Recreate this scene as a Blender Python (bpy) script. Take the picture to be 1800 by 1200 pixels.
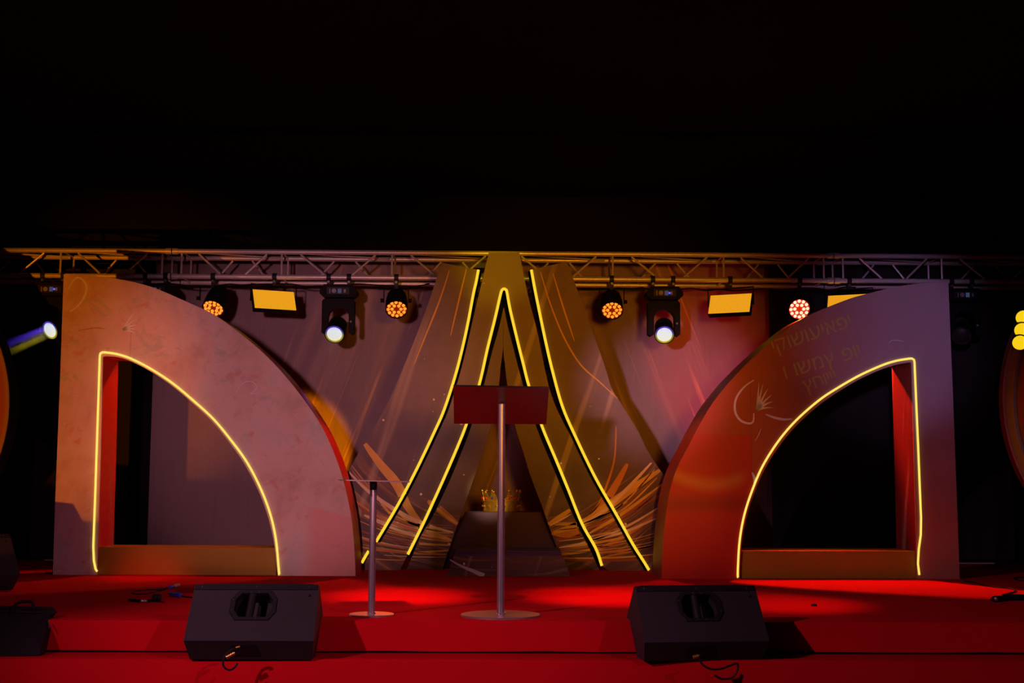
import bpy, bmesh, math, random
from mathutils import Vector, Matrix
from mathutils.geometry import tessellate_polygon

random.seed(7)
for o in list(bpy.data.objects):
    bpy.data.objects.remove(o, do_unlink=True)
S = bpy.context.scene
COL = S.collection
R = math.radians

# ------------------------------------------------------------------ camera
F_PX, TILT, YAW, ROLL = 2300.0, R(6.03), 0.0136, 0.0044
CAM = Vector((0, 0, 0.76))
fw = Vector((math.sin(YAW) * math.cos(TILT), math.cos(YAW) * math.cos(TILT), math.sin(TILT)))
rt = Vector((math.cos(YAW), -math.sin(YAW), 0))
up = rt.cross(fw)
rt, up = rt * math.cos(ROLL) + up * math.sin(ROLL), up * math.cos(ROLL) - rt * math.sin(ROLL)
cd = bpy.data.cameras.new('camera')
cd.sensor_width = 36
cd.lens = F_PX / 1800 * 36
cd.clip_start = 0.05
cam = bpy.data.objects.new('camera', cd)
cam.matrix_world = Matrix(((rt.x, up.x, -fw.x, CAM.x), (rt.y, up.y, -fw.y, CAM.y),
                           (rt.z, up.z, -fw.z, CAM.z), (0, 0, 0, 1)))
COL.objects.link(cam)
S.camera = cam

# ------------------------------------------------------------------ world, exposure
w = bpy.data.worlds.new('dark_hall')
S.world = w
w.use_nodes = True
w.node_tree.nodes['Background'].inputs['Color'].default_value = (1.0, 0.72, 0.68, 1)
w.node_tree.nodes['Background'].inputs['Strength'].default_value = 0.004
S.view_settings.view_transform = 'Standard'
S.view_settings.look = 'None'
S.view_settings.exposure = 0.0
S.view_settings.gamma = 1.0
S.view_settings.use_curve_mapping = False

# ------------------------------------------------------------------ stage lamps out front and overhead, with unseen accent spots added
def spot(name, loc, target, power, color, angle, blend=0.3, size=0.06):
    l = bpy.data.lights.new(name, 'SPOT')
    l.energy, l.color = power, color
    l.spot_size, l.spot_blend, l.shadow_soft_size = R(angle), blend, size
    o = bpy.data.objects.new(name, l)
    o.location = loc
    o.rotation_euler = (Vector(target) - Vector(loc)).to_track_quat('-Z', 'Y').to_euler()
    COL.objects.link(o)
    return o

spot('front_spot_rose', (-1.1, 0.0, 1.30), (-1.70, 10.5, 1.30), 1600, (1.0, 0.39, 0.47), 20, 0.8, 0.12)
spot('front_spot_pink', (-1.1, 0.0, 1.30), (1.85, 13.0, 1.60), 2600, (1.0, 0.44, 0.62), 8, 0.9, 0.08)
spot('front_spot_amber', (1.1, 0.2, 1.35), (0.72, 10.8, 1.85), 1650, (1.0, 0.31, 0.010), 22, 0.9, 0.28)
spot('floor_spot_amber', (-3.5, 0.0, -0.92), (-3.58, 10.3, 1.45), 2250, (1.0, 0.23, 0.002), 15.5, 0.75, 0.05)
spot('added_rear_spot_amber', (-1.95, 11.3, 0.12), (-1.92, 13.05, 0.97), 260, (1.0, 0.26, 0.002), 30, 0.25, 0.04)  # unseen uplight, added to throw the orange patch onto the backdrop
spot('added_rear_spot_red', (2.2, 11.3, 0.12), (2.15, 13.05, 1.85), 170, (1.0, 0.01, 0.02), 34, 0.9, 0.05)  # unseen counterpart at right, added to redden the backdrop
spot('front_spot_violet', (0.2, 0.0, 1.6), (3.25, 10.6, 1.95), 1000, (0.80, 0.46, 1.0), 10, 0.9, 0.1)
spot('front_spot_yellow', (0.6, -2.0, 2.6), (0.02, 10.9, 2.60), 2000, (1.0, 0.62, 0.01), 4.0, 1.0, 0.05)
spot('front_spot_red', (2.6, 0.0, 1.3), (1.40, 10.3, 0.50), 420, (1.0, 0.20, 0.03), 6.5, 0.9, 0.1)
spot('added_disc_spot', (4.3, 0.0, 1.3), (4.75, 10.4, 1.3), 420, (1.0, 0.33, 0.04), 7.5, 0.8, 0.06)  # added only to brighten the right disc, no fixture stands for it
spot('added_crown_spot', (0.25, 2.0, 3.3), (-0.03, 11.4, 0.62), 5000, (1.0, 0.72, 0.36), 2.6, 1.0, 0.04)  # unseen narrow spot added to make the crown brighter
spot('side_spot_red_left', (-5.5, 1.5, 3.9), (0.2, 7.0, -0.15), 1150, (1.0, 0.40, 0.62), 38, 0.8, 0.06)
spot('side_spot_red_right', (4.6, 0.6, 3.9), (-2.3, 7.0, -0.15), 700, (1.0, 0.36, 0.62), 38, 0.8, 0.06)
for px_, py_, pw_, an_ in ((700, 1048, 2300, 12), (1060, 1048, 2200, 13), (1390, 1062, 900, 12), (255, 1014, 1000, 7)):
    d_ = fw + rt * ((px_ - 900) / F_PX) + up * ((600 - py_) / F_PX)
    g_ = CAM + d_ * (-CAM.z / d_.z)
    spot('overhead_spot_red', (g_.x * 0.8, 4.6, 4.05), tuple(g_), pw_, (1.0, 0.05, 0.03), an_, 1.0, 0.1)

# ------------------------------------------------------------------ pixel to place
def ray(px, py):
    return fw + rt * ((px - 900) / F_PX) + up * ((600 - py) / F_PX)
def at(px, py, Y):
    d = ray(px, py)
    return CAM + d * (Y / d.y)
def ground(px, py, z=0.0):
    d = ray(px, py)
    return CAM + d * ((z - CAM.z) / d.z)
class Plane:
    """an upright plane with a turned local frame: x along it, y into it, z up"""
    def __init__(s, org, th):
        s.o, s.th = Vector((org.x, org.y, 0)), th
        s.u = Vector((math.cos(th), math.sin(th), 0))
        s.n = Vector((-math.sin(th), math.cos(th), 0))
    def __call__(s, px, py, dy=0.0):
        d = ray(px, py)
        t = (s.o + s.n * dy - CAM).dot(s.n) / d.dot(s.n)
        p = CAM + d * t
        return ((p - s.o).dot(s.u), p.z)
    def place(s, e):
        e.location, e.rotation_euler = s.o, (0, 0, s.th)

def smooth(pts, n=8, closed=False):
    out, m = [], len(pts)
    for i in range(m - 1):
        p0, p1, p2, p3 = pts[max(i - 1, 0)], pts[i], pts[i + 1], pts[min(i + 2, m - 1)]
        for k in range(n):
            t = k / n
            out.append(tuple(0.5 * (2 * b + (c - a) * t + (2 * a - 5 * b + 4 * c - d) * t * t + (3 * b - a - 3 * c + d) * t ** 3)
                             for a, b, c, d in zip(p0, p1, p2, p3)))
    out.append(tuple(pts[-1]))
    return out

# ------------------------------------------------------------------ object helpers
def tag(o, label=None, cat=None, group=None, kind=None):
    if label: o['label'] = label
    if cat: o['category'] = cat
    if group: o['group'] = group
    if kind: o['kind'] = kind
    return o
def thing(name, label, cat, loc=(0, 0, 0), rz=0.0, group=None):
    o = bpy.data.objects.new(name, None)
    o.empty_display_size = 0.1
    COL.objects.link(o)
    o.location, o.rotation_euler = loc, (0, 0, rz)
    return tag(o, label, cat, group)
def obj(name, bm, m, parent=None, sm=False, loc=None, rot=None):
    me = bpy.data.meshes.new(name)
    bmesh.ops.recalc_face_normals(bm, faces=bm.faces)
    bm.to_mesh(me)
    bm.free()
    if sm:
        for p in me.polygons: p.use_smooth = True
        try: me.set_sharp_from_angle(angle=R(40))
        except Exception: pass
    me.materials.append(m)
    o = bpy.data.objects.new(name, me)
    COL.objects.link(o)
    if parent: o.parent = parent
    if loc is not None: o.location = loc
    if rot is not None: o.rotation_euler = rot
    return o
def struct(name, bm, m, sm=False):
    return tag(obj(name, bm, m, None, sm), kind='structure')
def dup_tree(o, parent=None):
    c = o.copy()
    COL.objects.link(c)
    c.parent = parent
    for ch in list(o.children): dup_tree(ch, c)
    return c

def B(): return bmesh.new()
def box(bm, x0, x1, y0, y1, z0, z1, bev=0.0, mtx=None):
    r = bmesh.ops.create_cube(bm, size=1)
    vs = r['verts']
    for v in vs:
        v.co = Vector(((x0 + x1) / 2 + v.co.x * (x1 - x0), (y0 + y1) / 2 + v.co.y * (y1 - y0), (z0 + z1) / 2 + v.co.z * (z1 - z0)))
    if bev:
        es = list({e for v in vs for e in v.link_edges})
        r = bmesh.ops.bevel(bm, geom=es, offset=bev, segments=2, affect='EDGES', profile=0.5)
        vs = list({v for f in r['faces'] for v in f.verts} | {v for v in vs if v.is_valid})
    if mtx:
        for v in vs: v.co = mtx @ v.co
    return bm
def slab(bm, pts, y0, y1, caps=True):
    a = [bm.verts.new((x, y0, z)) for x, z in pts]
    b = [bm.verts.new((x, y1, z)) for x, z in pts]
    n = len(pts)
    for i in range(n):
        j = (i + 1) % n
        bm.faces.new((a[i], a[j], b[j], b[i]))
    if caps:
        for t in tessellate_polygon([[Vector((x, z, 0)) for x, z in pts]]):
            if len(set(t)) == 3:
                for vs in (a, b):
                    try: bm.faces.new([vs[i] for i in t])
                    except ValueError: pass
    return bm
def tube(bm, path, r, seg=8, caps=True):
    P = [Vector(p) for p in path]
    rings, prev = [], None
    for i, p in enumerate(P):
        t = (P[min(i + 1, len(P) - 1)] - P[max(i - 1, 0)]).normalized()
        if prev is None:
            s = t.cross(Vector((0, 0, 1)))
            if s.length < 1e-3: s = t.cross(Vector((0, 1, 0)))
        else:
            s = prev - t * prev.dot(t)
        s.normalize()
        prev = s
        q = t.cross(s)
        rr = r[i] if isinstance(r, (list, tuple)) else r
        rings.append([bm.verts.new(p + (s * math.cos(2 * math.pi * k / seg) + q * math.sin(2 * math.pi * k / seg)) * rr) for k in range(seg)])
    for a, b in zip(rings, rings[1:]):
        for k in range(seg):
            bm.faces.new((a[k], a[(k + 1) % seg], b[(k + 1) % seg], b[k]))
    if caps:
        bm.faces.new(rings[0]); bm.faces.new(list(reversed(rings[-1])))
    return bm
def lathe(bm, prof, seg=24, org=(0, 0, 0), mtx=None):
    """profile of (radius, height) turned about z"""
    rings, c = [], Vector(org)
    for r, z in prof:
        if r < 1e-6:
            rings.append([bm.verts.new(c + Vector((0, 0, z)))])
        else:
            rings.append([bm.verts.new(c + Vector((r * math.cos(2 * math.pi * k / seg), r * math.sin(2 * math.pi * k / seg), z))) for k in range(seg)])
    for a, b in zip(rings, rings[1:]):
        if len(a) == 1 and len(b) == 1: continue
        for k in range(seg):
            j = (k + 1) % seg
            if len(a) == 1: bm.faces.new((a[0], b[j], b[k]))
            elif len(b) == 1: bm.faces.new((a[k], a[j], b[0]))
            else: bm.faces.new((a[k], a[j], b[j], b[k]))
    if mtx:
        for rg in rings:
            for v in rg: v.co = mtx @ v.co
    return bm
def ball(bm, c, r, seg=10, ring=6):
    return lathe(bm, [(max(r * math.sin(math.pi * i / ring), 0 if i in (0, ring) else 1e-4), -r * math.cos(math.pi * i / ring)) if 0 < i < ring else (0, (-r if i == 0 else r)) for i in range(ring + 1)], seg, c)
def ribbon(bm, pts, wd, y):
    """flat strip in the xz plane"""
    L, n = [], len(pts)
    for i, p in enumerate(pts):
        a, b = pts[max(i - 1, 0)], pts[min(i + 1, n - 1)]
        tx, tz = b[0] - a[0], b[1] - a[1]
        l = math.hypot(tx, tz) or 1
        h = (wd[i] if isinstance(wd, list) else wd) / 2
        L.append((bm.verts.new((p[0] - tz / l * h, y, p[1] + tx / l * h)), bm.verts.new((p[0] + tz / l * h, y, p[1] - tx / l * h))))
    for a, b in zip(L, L[1:]): bm.faces.new((a[0], a[1], b[1], b[0]))
    return bm
def frame_to(direction, roll_up=(0, 0, 1)):
    """matrix whose local z points along the direction"""
    z = Vector(direction).normalized()
    x = Vector(roll_up).cross(z)
    if x.length < 1e-3: x = Vector((1, 0, 0))
    x.normalize()
    y = z.cross(x)
    return Matrix(((x.x, y.x, z.x, 0), (x.y, y.y, z.y, 0), (x.z, y.z, z.z, 0), (0, 0, 0, 1)))

# ------------------------------------------------------------------ materials
class G:
    """small node graph writer"""
    def __init__(s, name):
        s.m = bpy.data.materials.new(name)
        s.m.use_nodes = True
        s.t = s.m.node_tree
        s.b = s.t.nodes['Principled BSDF']
    def n(s, typ, **kw):
        nd = s.t.nodes.new(typ)
        for k, v in kw.items(): setattr(nd, k, v)
        return nd
    def put(s, sock, v):
        if isinstance(v, bpy.types.NodeSocket): s.t.links.new(v, sock)
        elif v is not None:
            try: sock.default_value = v
            except Exception: sock.default_value = (*v, 1)
    def co(s): return s.n('ShaderNodeTexCoord').outputs['Object']
    def math(s, op, a, b=None, c=None):
        nd = s.n('ShaderNodeMath', operation=op)
        for i, v in enumerate((a, b, c)):
            if v is not None: s.put(nd.inputs[i], v)
        return nd.outputs[0]
    def xyz(s, v):
        nd = s.n('ShaderNodeSeparateXYZ'); s.put(nd.inputs[0], v)
        return nd.outputs
    def vec(s, x, y, z):
        nd = s.n('ShaderNodeCombineXYZ')
        for i, v in enumerate((x, y, z)): s.put(nd.inputs[i], v)
        return nd.outputs[0]
    def noise(s, v, scale, detail=4, rough=0.55, dist=0.0):
        nd = s.n('ShaderNodeTexNoise')
        s.put(nd.inputs['Vector'], v)
        nd.inputs['Scale'].default_value = scale; nd.inputs['Detail'].default_value = detail
        nd.inputs['Roughness'].default_value = rough; nd.inputs['Distortion'].default_value = dist
        return nd.outputs[0]
    def step(s, v, a, b, lo=0.0, hi=1.0):
        nd = s.n('ShaderNodeMapRange', interpolation_type='SMOOTHSTEP')
        s.put(nd.inputs[0], v)
        for i, q in enumerate((a, b, lo, hi)): nd.inputs[1 + i].default_value = q
        return nd.outputs[0]
    def ramp(s, v, stops):
        nd = s.n('ShaderNodeValToRGB'); s.put(nd.inputs[0], v)
        e = nd.color_ramp.elements
        while len(e) < len(stops): e.new(0.5)
        for q, (p, c) in zip(e, stops): q.position = p; q.color = (*c, 1)
        return nd.outputs[0]
    def mix(s, f, a, b, mode='MIX'):
        nd = s.n('ShaderNodeMix', data_type='RGBA', blend_type=mode)
        s.put(nd.inputs[0], f); s.put(nd.inputs[6], a); s.put(nd.inputs[7], b)
        return nd.outputs[2]
    def bump(s, h, st, dist=0.01):
        nd = s.n('ShaderNodeBump'); s.put(nd.inputs['Height'], h)
        nd.inputs['Strength'].default_value = st; nd.inputs['Distance'].default_value = dist
        s.t.links.new(nd.outputs[0], s.b.inputs['Normal'])
    def done(s, color=None, rough=0.6, metal=0.0, spec=0.3, emit=None, es=0.0):
        s.put(s.b.inputs['Base Color'], color)
        s.put(s.b.inputs['Roughness'], rough)
        s.b.inputs['Metallic'].default_value = metal
        s.b.inputs['Specular IOR Level'].default_value = spec
        if emit is not None:
            s.put(s.b.inputs['Emission Color'], emit)
            s.put(s.b.inputs['Emission Strength'], es)
        return s.m

def plain(name, c, rough=0.6, metal=0.0, spec=0.3, var=0.15, scale=18):
    g = G(name)
    k = g.noise(g.co(), scale, 4)
    col = g.mix(k, tuple(q * (1 - var) for q in c), tuple(min(q * (1 + var), 1) for q in c))
    return g.done(col, rough, metal, spec)
def glow(name, c, st):
    g = G(name)
    return g.done((0.02, 0.02, 0.02), 0.5, 0, 0.2, c, st)

def carpet_mat():
    g = G('red_carpet')
    v = g.co()
    n1, n2 = g.noise(v, 2.2, 5), g.noise(v, 260, 2)
    c = g.mix(n1, (0.44, 0.0030, 0.008), (0.60, 0.0045, 0.012))
    g.bump(g.math('ADD', g.noise(v, 3.0, 3), g.math('MULTIPLY', n2, 0.12)), 0.35, 0.02)
    return g.done(c, 0.95, 0, 0.05)
def vinyl_left_mat():
    g = G('printed_vinyl_rose')
    v = g.co(); x, y, z = g.xyz(v)
    n = g.noise(v, 2.4, 6, 0.6, 0.4)
    sp = g.step(g.noise(v, 13, 6, 0.75), 0.60, 0.74)
    c = g.ramp(n, [(0.28, (0.40, 0.26, 0.21)), (0.42, (0.53, 0.36, 0.31)), (0.55, (0.58, 0.43, 0.38)), (0.70, (0.47, 0.44, 0.38))])
    fl = g.noise(v, 5.0, 7, 0.75, 1.2)
    c = g.mix(g.math('MULTIPLY', g.step(fl, 0.50, 0.66), g.step(z, 0.8, 1.5, 0.2, 0.75)), c, (0.36, 0.37, 0.30))
    c = g.mix(g.step(g.noise(v, 8.0, 6, 0.7, 0.6), 0.56, 0.68, 0.0, 0.65), c, (0.50, 0.20, 0.14))
    c = g.mix(g.math('MULTIPLY', sp, g.step(z, 0.9, 1.7, 0.0, 0.6)), c, (0.34, 0.13, 0.08))
    c = g.mix(g.step(g.noise(v, 1.1, 2), 0.5, 0.75, 0.0, 0.45), c, (0.62, 0.36, 0.36))
    # lower right of the face: a rosier patch under a slanting edge
    s = g.math('ADD', z, g.math('MULTIPLY', x, 0.27))
    patch = g.math('MULTIPLY', g.step(s, 0.772, 0.760), g.step(x, 0.74, 0.90))
    c = g.mix(g.math('MULTIPLY', patch, 0.75), c, (0.60, 0.24, 0.20))
    seam = g.math('MULTIPLY', g.step(g.math('ABSOLUTE', g.math('ADD', x, 0.65)), 0.005, 0.0), g.math('MULTIPLY', g.step(z, 1.72, 1.74), g.step(z, 2.02, 1.98)))
    c = g.mix(g.math('MULTIPLY', seam, 0.45), c, (0.2, 0.1, 0.07))
    g.bump(g.noise(v, 7, 4), 0.25, 0.01)
    return g.done(c, 0.45, 0, 0.35)
def vinyl_right_mat():
    g = G('printed_vinyl_crimson')
    v = g.co(); x0_, y, z = g.xyz(v)
    x = g.math('ADD', x0_, 1.15)
    n = g.noise(v, 2.0, 5)
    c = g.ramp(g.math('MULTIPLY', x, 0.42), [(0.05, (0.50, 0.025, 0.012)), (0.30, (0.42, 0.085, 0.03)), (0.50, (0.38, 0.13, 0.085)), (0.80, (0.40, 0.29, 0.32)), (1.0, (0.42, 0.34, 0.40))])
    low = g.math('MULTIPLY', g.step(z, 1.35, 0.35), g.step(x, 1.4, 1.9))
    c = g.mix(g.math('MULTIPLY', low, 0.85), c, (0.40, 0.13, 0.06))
    # the red sheet pasted over the foot, with its two seams and a golden stroke
    sheet = g.math('MULTIPLY', g.math('LESS_THAN', x, 0.72), g.math('LESS_THAN', z, 1.12))
    c = g.mix(g.math('MULTIPLY', sheet, 0.72), c, (0.52, 0.018, 0.010))
    seam = g.math('MULTIPLY', g.step(g.math('ABSOLUTE', g.math('SUBTRACT', x, 0.72)), 0.004, 0.0), g.step(z, 1.62, 1.58))
    c = g.mix(g.math('MULTIPLY', seam, 0.5), c, (0.12, 0.03, 0.02))
    arc = g.math('SUBTRACT', z, g.math('ADD', 0.73, g.math('MULTIPLY', g.math('POWER', g.math('ABSOLUTE', g.math('SUBTRACT', x, 0.40)), 2.0), 0.9)))
    stroke = g.math('MULTIPLY', g.step(g.math('ABSOLUTE', arc), 0.09, 0.0), g.step(x, 0.72, 0.60))
    c = g.mix(g.math('MULTIPLY', stroke, 0.8), c, (0.60, 0.22, 0.03))
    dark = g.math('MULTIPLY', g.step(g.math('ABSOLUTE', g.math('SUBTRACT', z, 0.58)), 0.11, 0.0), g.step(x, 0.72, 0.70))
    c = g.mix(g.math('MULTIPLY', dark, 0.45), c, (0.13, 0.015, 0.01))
    c = g.mix(0.25, c, g.ramp(n, [(0.3, (0.3, 0.3, 0.3)), (0.7, (0.9, 0.9, 0.9))]), 'MULTIPLY')
    return g.done(c, 0.42, 0, 0.35)
def vinyl_side_mat(name, a, b):
    g = G(name)
    v = g.co(); x, y, z = g.xyz(v)
    q = g.vec(g.math('MULTIPLY', x, 2.0), g.math('MULTIPLY', g.math('ADD', y, g.math('MULTIPLY', z, 0.2)), 9.0), g.math('MULTIPLY', z, 0.5))
    k = g.step(g.noise(q, 1.0, 3, 0.5, 0.6), 0.56, 0.72)
    return g.done(g.mix(k, a, b), 0.4, 0, 0.35)
def swirl_mat(name, base_a, base_b, streak=1.0):
    g = G(name)
    v = g.co(); x, y, z = g.xyz(v)
    zz = g.math('SUBTRACT', z, 1.93)
    xx = g.math('MULTIPLY', x, 1.06)
    d = g.math('SQRT', g.math('ADD', g.math('MULTIPLY', xx, xx), g.math('MULTIPLY', zz, zz)))
    warp = g.math('MULTIPLY', g.math('SUBTRACT', g.noise(v, 0.9, 2), 0.5), 0.34)
    ang = g.math('ARCTAN2', x, zz)
    d2 = g.math('ADD', g.math('ADD', d, warp), g.math('MULTIPLY', g.math('ABSOLUTE', x), -0.05))
    n1 = g.noise(g.vec(g.math('MULTIPLY', d2, 13), g.math('MULTIPLY', ang, 1.1), 0.0), 1.0, 3, 0.6)
    n2 = g.noise(g.vec(g.math('MULTIPLY', d2, 34), g.math('MULTIPLY', ang, 1.6), 3.0), 1.0, 2, 0.5)
    mask = g.math('MULTIPLY', g.step(d2, 1.36, 1.60), g.step(z, 1.12, 0.72))
    base = g.mix(g.noise(v, 2.6, 6, 0.65), base_a, base_b)
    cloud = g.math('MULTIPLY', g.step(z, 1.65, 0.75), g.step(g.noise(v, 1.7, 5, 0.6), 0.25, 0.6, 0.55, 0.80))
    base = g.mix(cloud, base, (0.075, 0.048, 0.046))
    s1 = g.math('MULTIPLY', g.math('MULTIPLY', g.step(n1, 0.47, 0.62), mask), streak)
    s2 = g.math('MULTIPLY', g.math('MULTIPLY', g.step(n2, 0.60, 0.70), mask), streak)
    c = g.mix(g.math('MULTIPLY', mask, 0.6 * streak), base, (0.12, 0.05, 0.035))
    c = g.mix(g.math('MULTIPLY', s1, 0.45), c, g.ramp(n1, [(0.47, (0.30, 0.09, 0.03)), (0.60, (0.50, 0.22, 0.05)), (0.72, (0.60, 0.38, 0.10))]))
    c = g.mix(g.math('MULTIPLY', s2, 0.4), c, (0.70, 0.48, 0.26))
    # long faint rays in the upper print
    rays = g.noise(g.vec(g.math('ADD', g.math('MULTIPLY', x, 7.0), g.math('MULTIPLY', z, -2.2)), 0.0, g.math('MULTIPLY', z, 0.3)), 1.0, 2, 0.4)
    c = g.mix(g.step(rays, 0.63, 0.74, 0.0, 0.30), c, (0.80, 0.62, 0.36))
    # sparks
    vo = g.n('ShaderNodeTexVoronoi'); g.put(vo.inputs['Vector'], g.vec(x, 0.0, z)); vo.inputs['Scale'].default_value = 12
    cr = g.xyz(vo.outputs['Color'])
    lim = g.math('ADD', 0.045, g.math('MULTIPLY', g.math('POWER', cr[1], 4.0), 0.12))
    spark = g.math('MULTIPLY', g.math('LESS_THAN', vo.outputs['Distance'], lim), g.math('GREATER_THAN', cr[0], g.step(z, 0.4, 1.8, 0.35, 0.90)))
    c = g.mix(g.math('MULTIPLY', spark, 0.85), c, (0.95, 0.75, 0.55))
    return g.done(c, 0.5, 0, 0.25)
def backdrop_mat():
    g = G('printed_backdrop')
    v = g.co(); x, y, z = g.xyz(v)
    base = g.mix(g.noise(v, 1.5, 6, 0.62), (0.21, 0.155, 0.175), (0.38, 0.295, 0.32))
    ax = g.math('ABSOLUTE', x)
    lean = g.math('ADD', g.math('MULTIPLY', ax, 5.2), g.math('MULTIPLY', z, 1.9))
    rmask = g.step(ax, 2.35, 1.95)
    side = g.math('MULTIPLY', g.math('SIGN', x), 4.0)
    r1 = g.noise(g.vec(lean, side, g.math('MULTIPLY', z, 0.25)), 1.0, 3, 0.5)
    r2 = g.noise(g.vec(g.math('MULTIPLY', lean, 2.7), side, g.math('MULTIPLY', z, 0.45)), 1.0, 2, 0.5)
    c = g.mix(g.math('MULTIPLY', rmask, g.step(r1, 0.48, 0.72, 0.0, 0.5)), base, (0.56, 0.39, 0.33))
    c = g.mix(g.math('MULTIPLY', rmask, g.step(r2, 0.60, 0.70, 0.0, 0.60)), c, (0.74, 0.46, 0.28))
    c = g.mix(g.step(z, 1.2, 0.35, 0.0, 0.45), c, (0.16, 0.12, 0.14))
    wr = g.noise(g.vec(g.math('MULTIPLY', x, 3.4), 0.0, g.math('MULTIPLY', z, 0.25)), 1.0, 4, 0.6)
    g.bump(wr, 0.5, 0.10)
    return g.done(c, 0.7, 0, 0.15)
def drape_mat(name, c):
    g = G(name)
    v = g.co(); x, y, z = g.xyz(v)
    g.bump(g.noise(v, 90, 2), 0.2, 0.004)
    return g.done(g.mix(g.noise(v, 1.2, 4), c, tuple(q * 1.5 for q in c)), 0.85, 0, 0.12)
def brushed(name, c, rough):
    g = G(name)
    v = g.co(); x, y, z = g.xyz(v)
    k = g.noise(g.vec(g.math('MULTIPLY', x, 60), g.math('MULTIPLY', y, 60), g.math('MULTIPLY', z, 3)), 1.0, 3)
    return g.done(g.mix(k, tuple(q * 0.85 for q in c), c), g.math('ADD', rough, g.math('MULTIPLY', k, 0.12)), 1.0, 0.5)
def led_panel_mat():
    g = G('amber_led_matrix')
    v = g.co(); x, y, z = g.xyz(v)
    q = g.math('MULTIPLY', g.math('SINE', g.math('MULTIPLY', x, 520)), g.math('SINE', g.math('MULTIPLY', z, 520)))
    n = g.noise(v, 60, 3)
    st = g.math('ADD', 0.80, g.math('ADD', g.math('MULTIPLY', q, 0.10), g.math('MULTIPLY', n, 0.22)))
    return g.done((0.02, 0.01, 0.0), 0.5, 0, 0.2, (0.90, 0.37, 0.012), st)
def rim_mat():
    g = G('glowing_lens_rim')  # light on the lens barrel put in as the rim's own emission
    v = g.n('ShaderNodeTexCoord').outputs['Object']; x, y, z = g.xyz(v)
    k = g.math('ADD', g.math('MULTIPLY', y, 5.0), 0.5)
    c = g.ramp(k, [(0.0, (0.75, 0.52, 0.0)), (0.42, (0.50, 0.40, 0.02)), (0.62, (0.12, 0.08, 0.5)), (1.0, (0.10, 0.03, 0.9))])
    return g.done((0.02, 0.02, 0.02), 0.5, 0, 0.2, c, 0.55)
def lens_mat():
    g = G('lit_beam_lens')
    v = g.co(); x, y, z = g.xyz(v)
    c = g.ramp(g.math('ADD', g.math('MULTIPLY', y, 6.0), 0.5), [(0.0, (1.0, 0.85, 0.15)), (0.22, (0.86, 0.86, 0.70)), (0.75, (0.74, 0.80, 0.86)), (1.0, (0.45, 0.5, 1.0))])
    return g.done((0.1, 0.1, 0.1), 0.3, 0, 0.4, c, 0.95)

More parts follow.
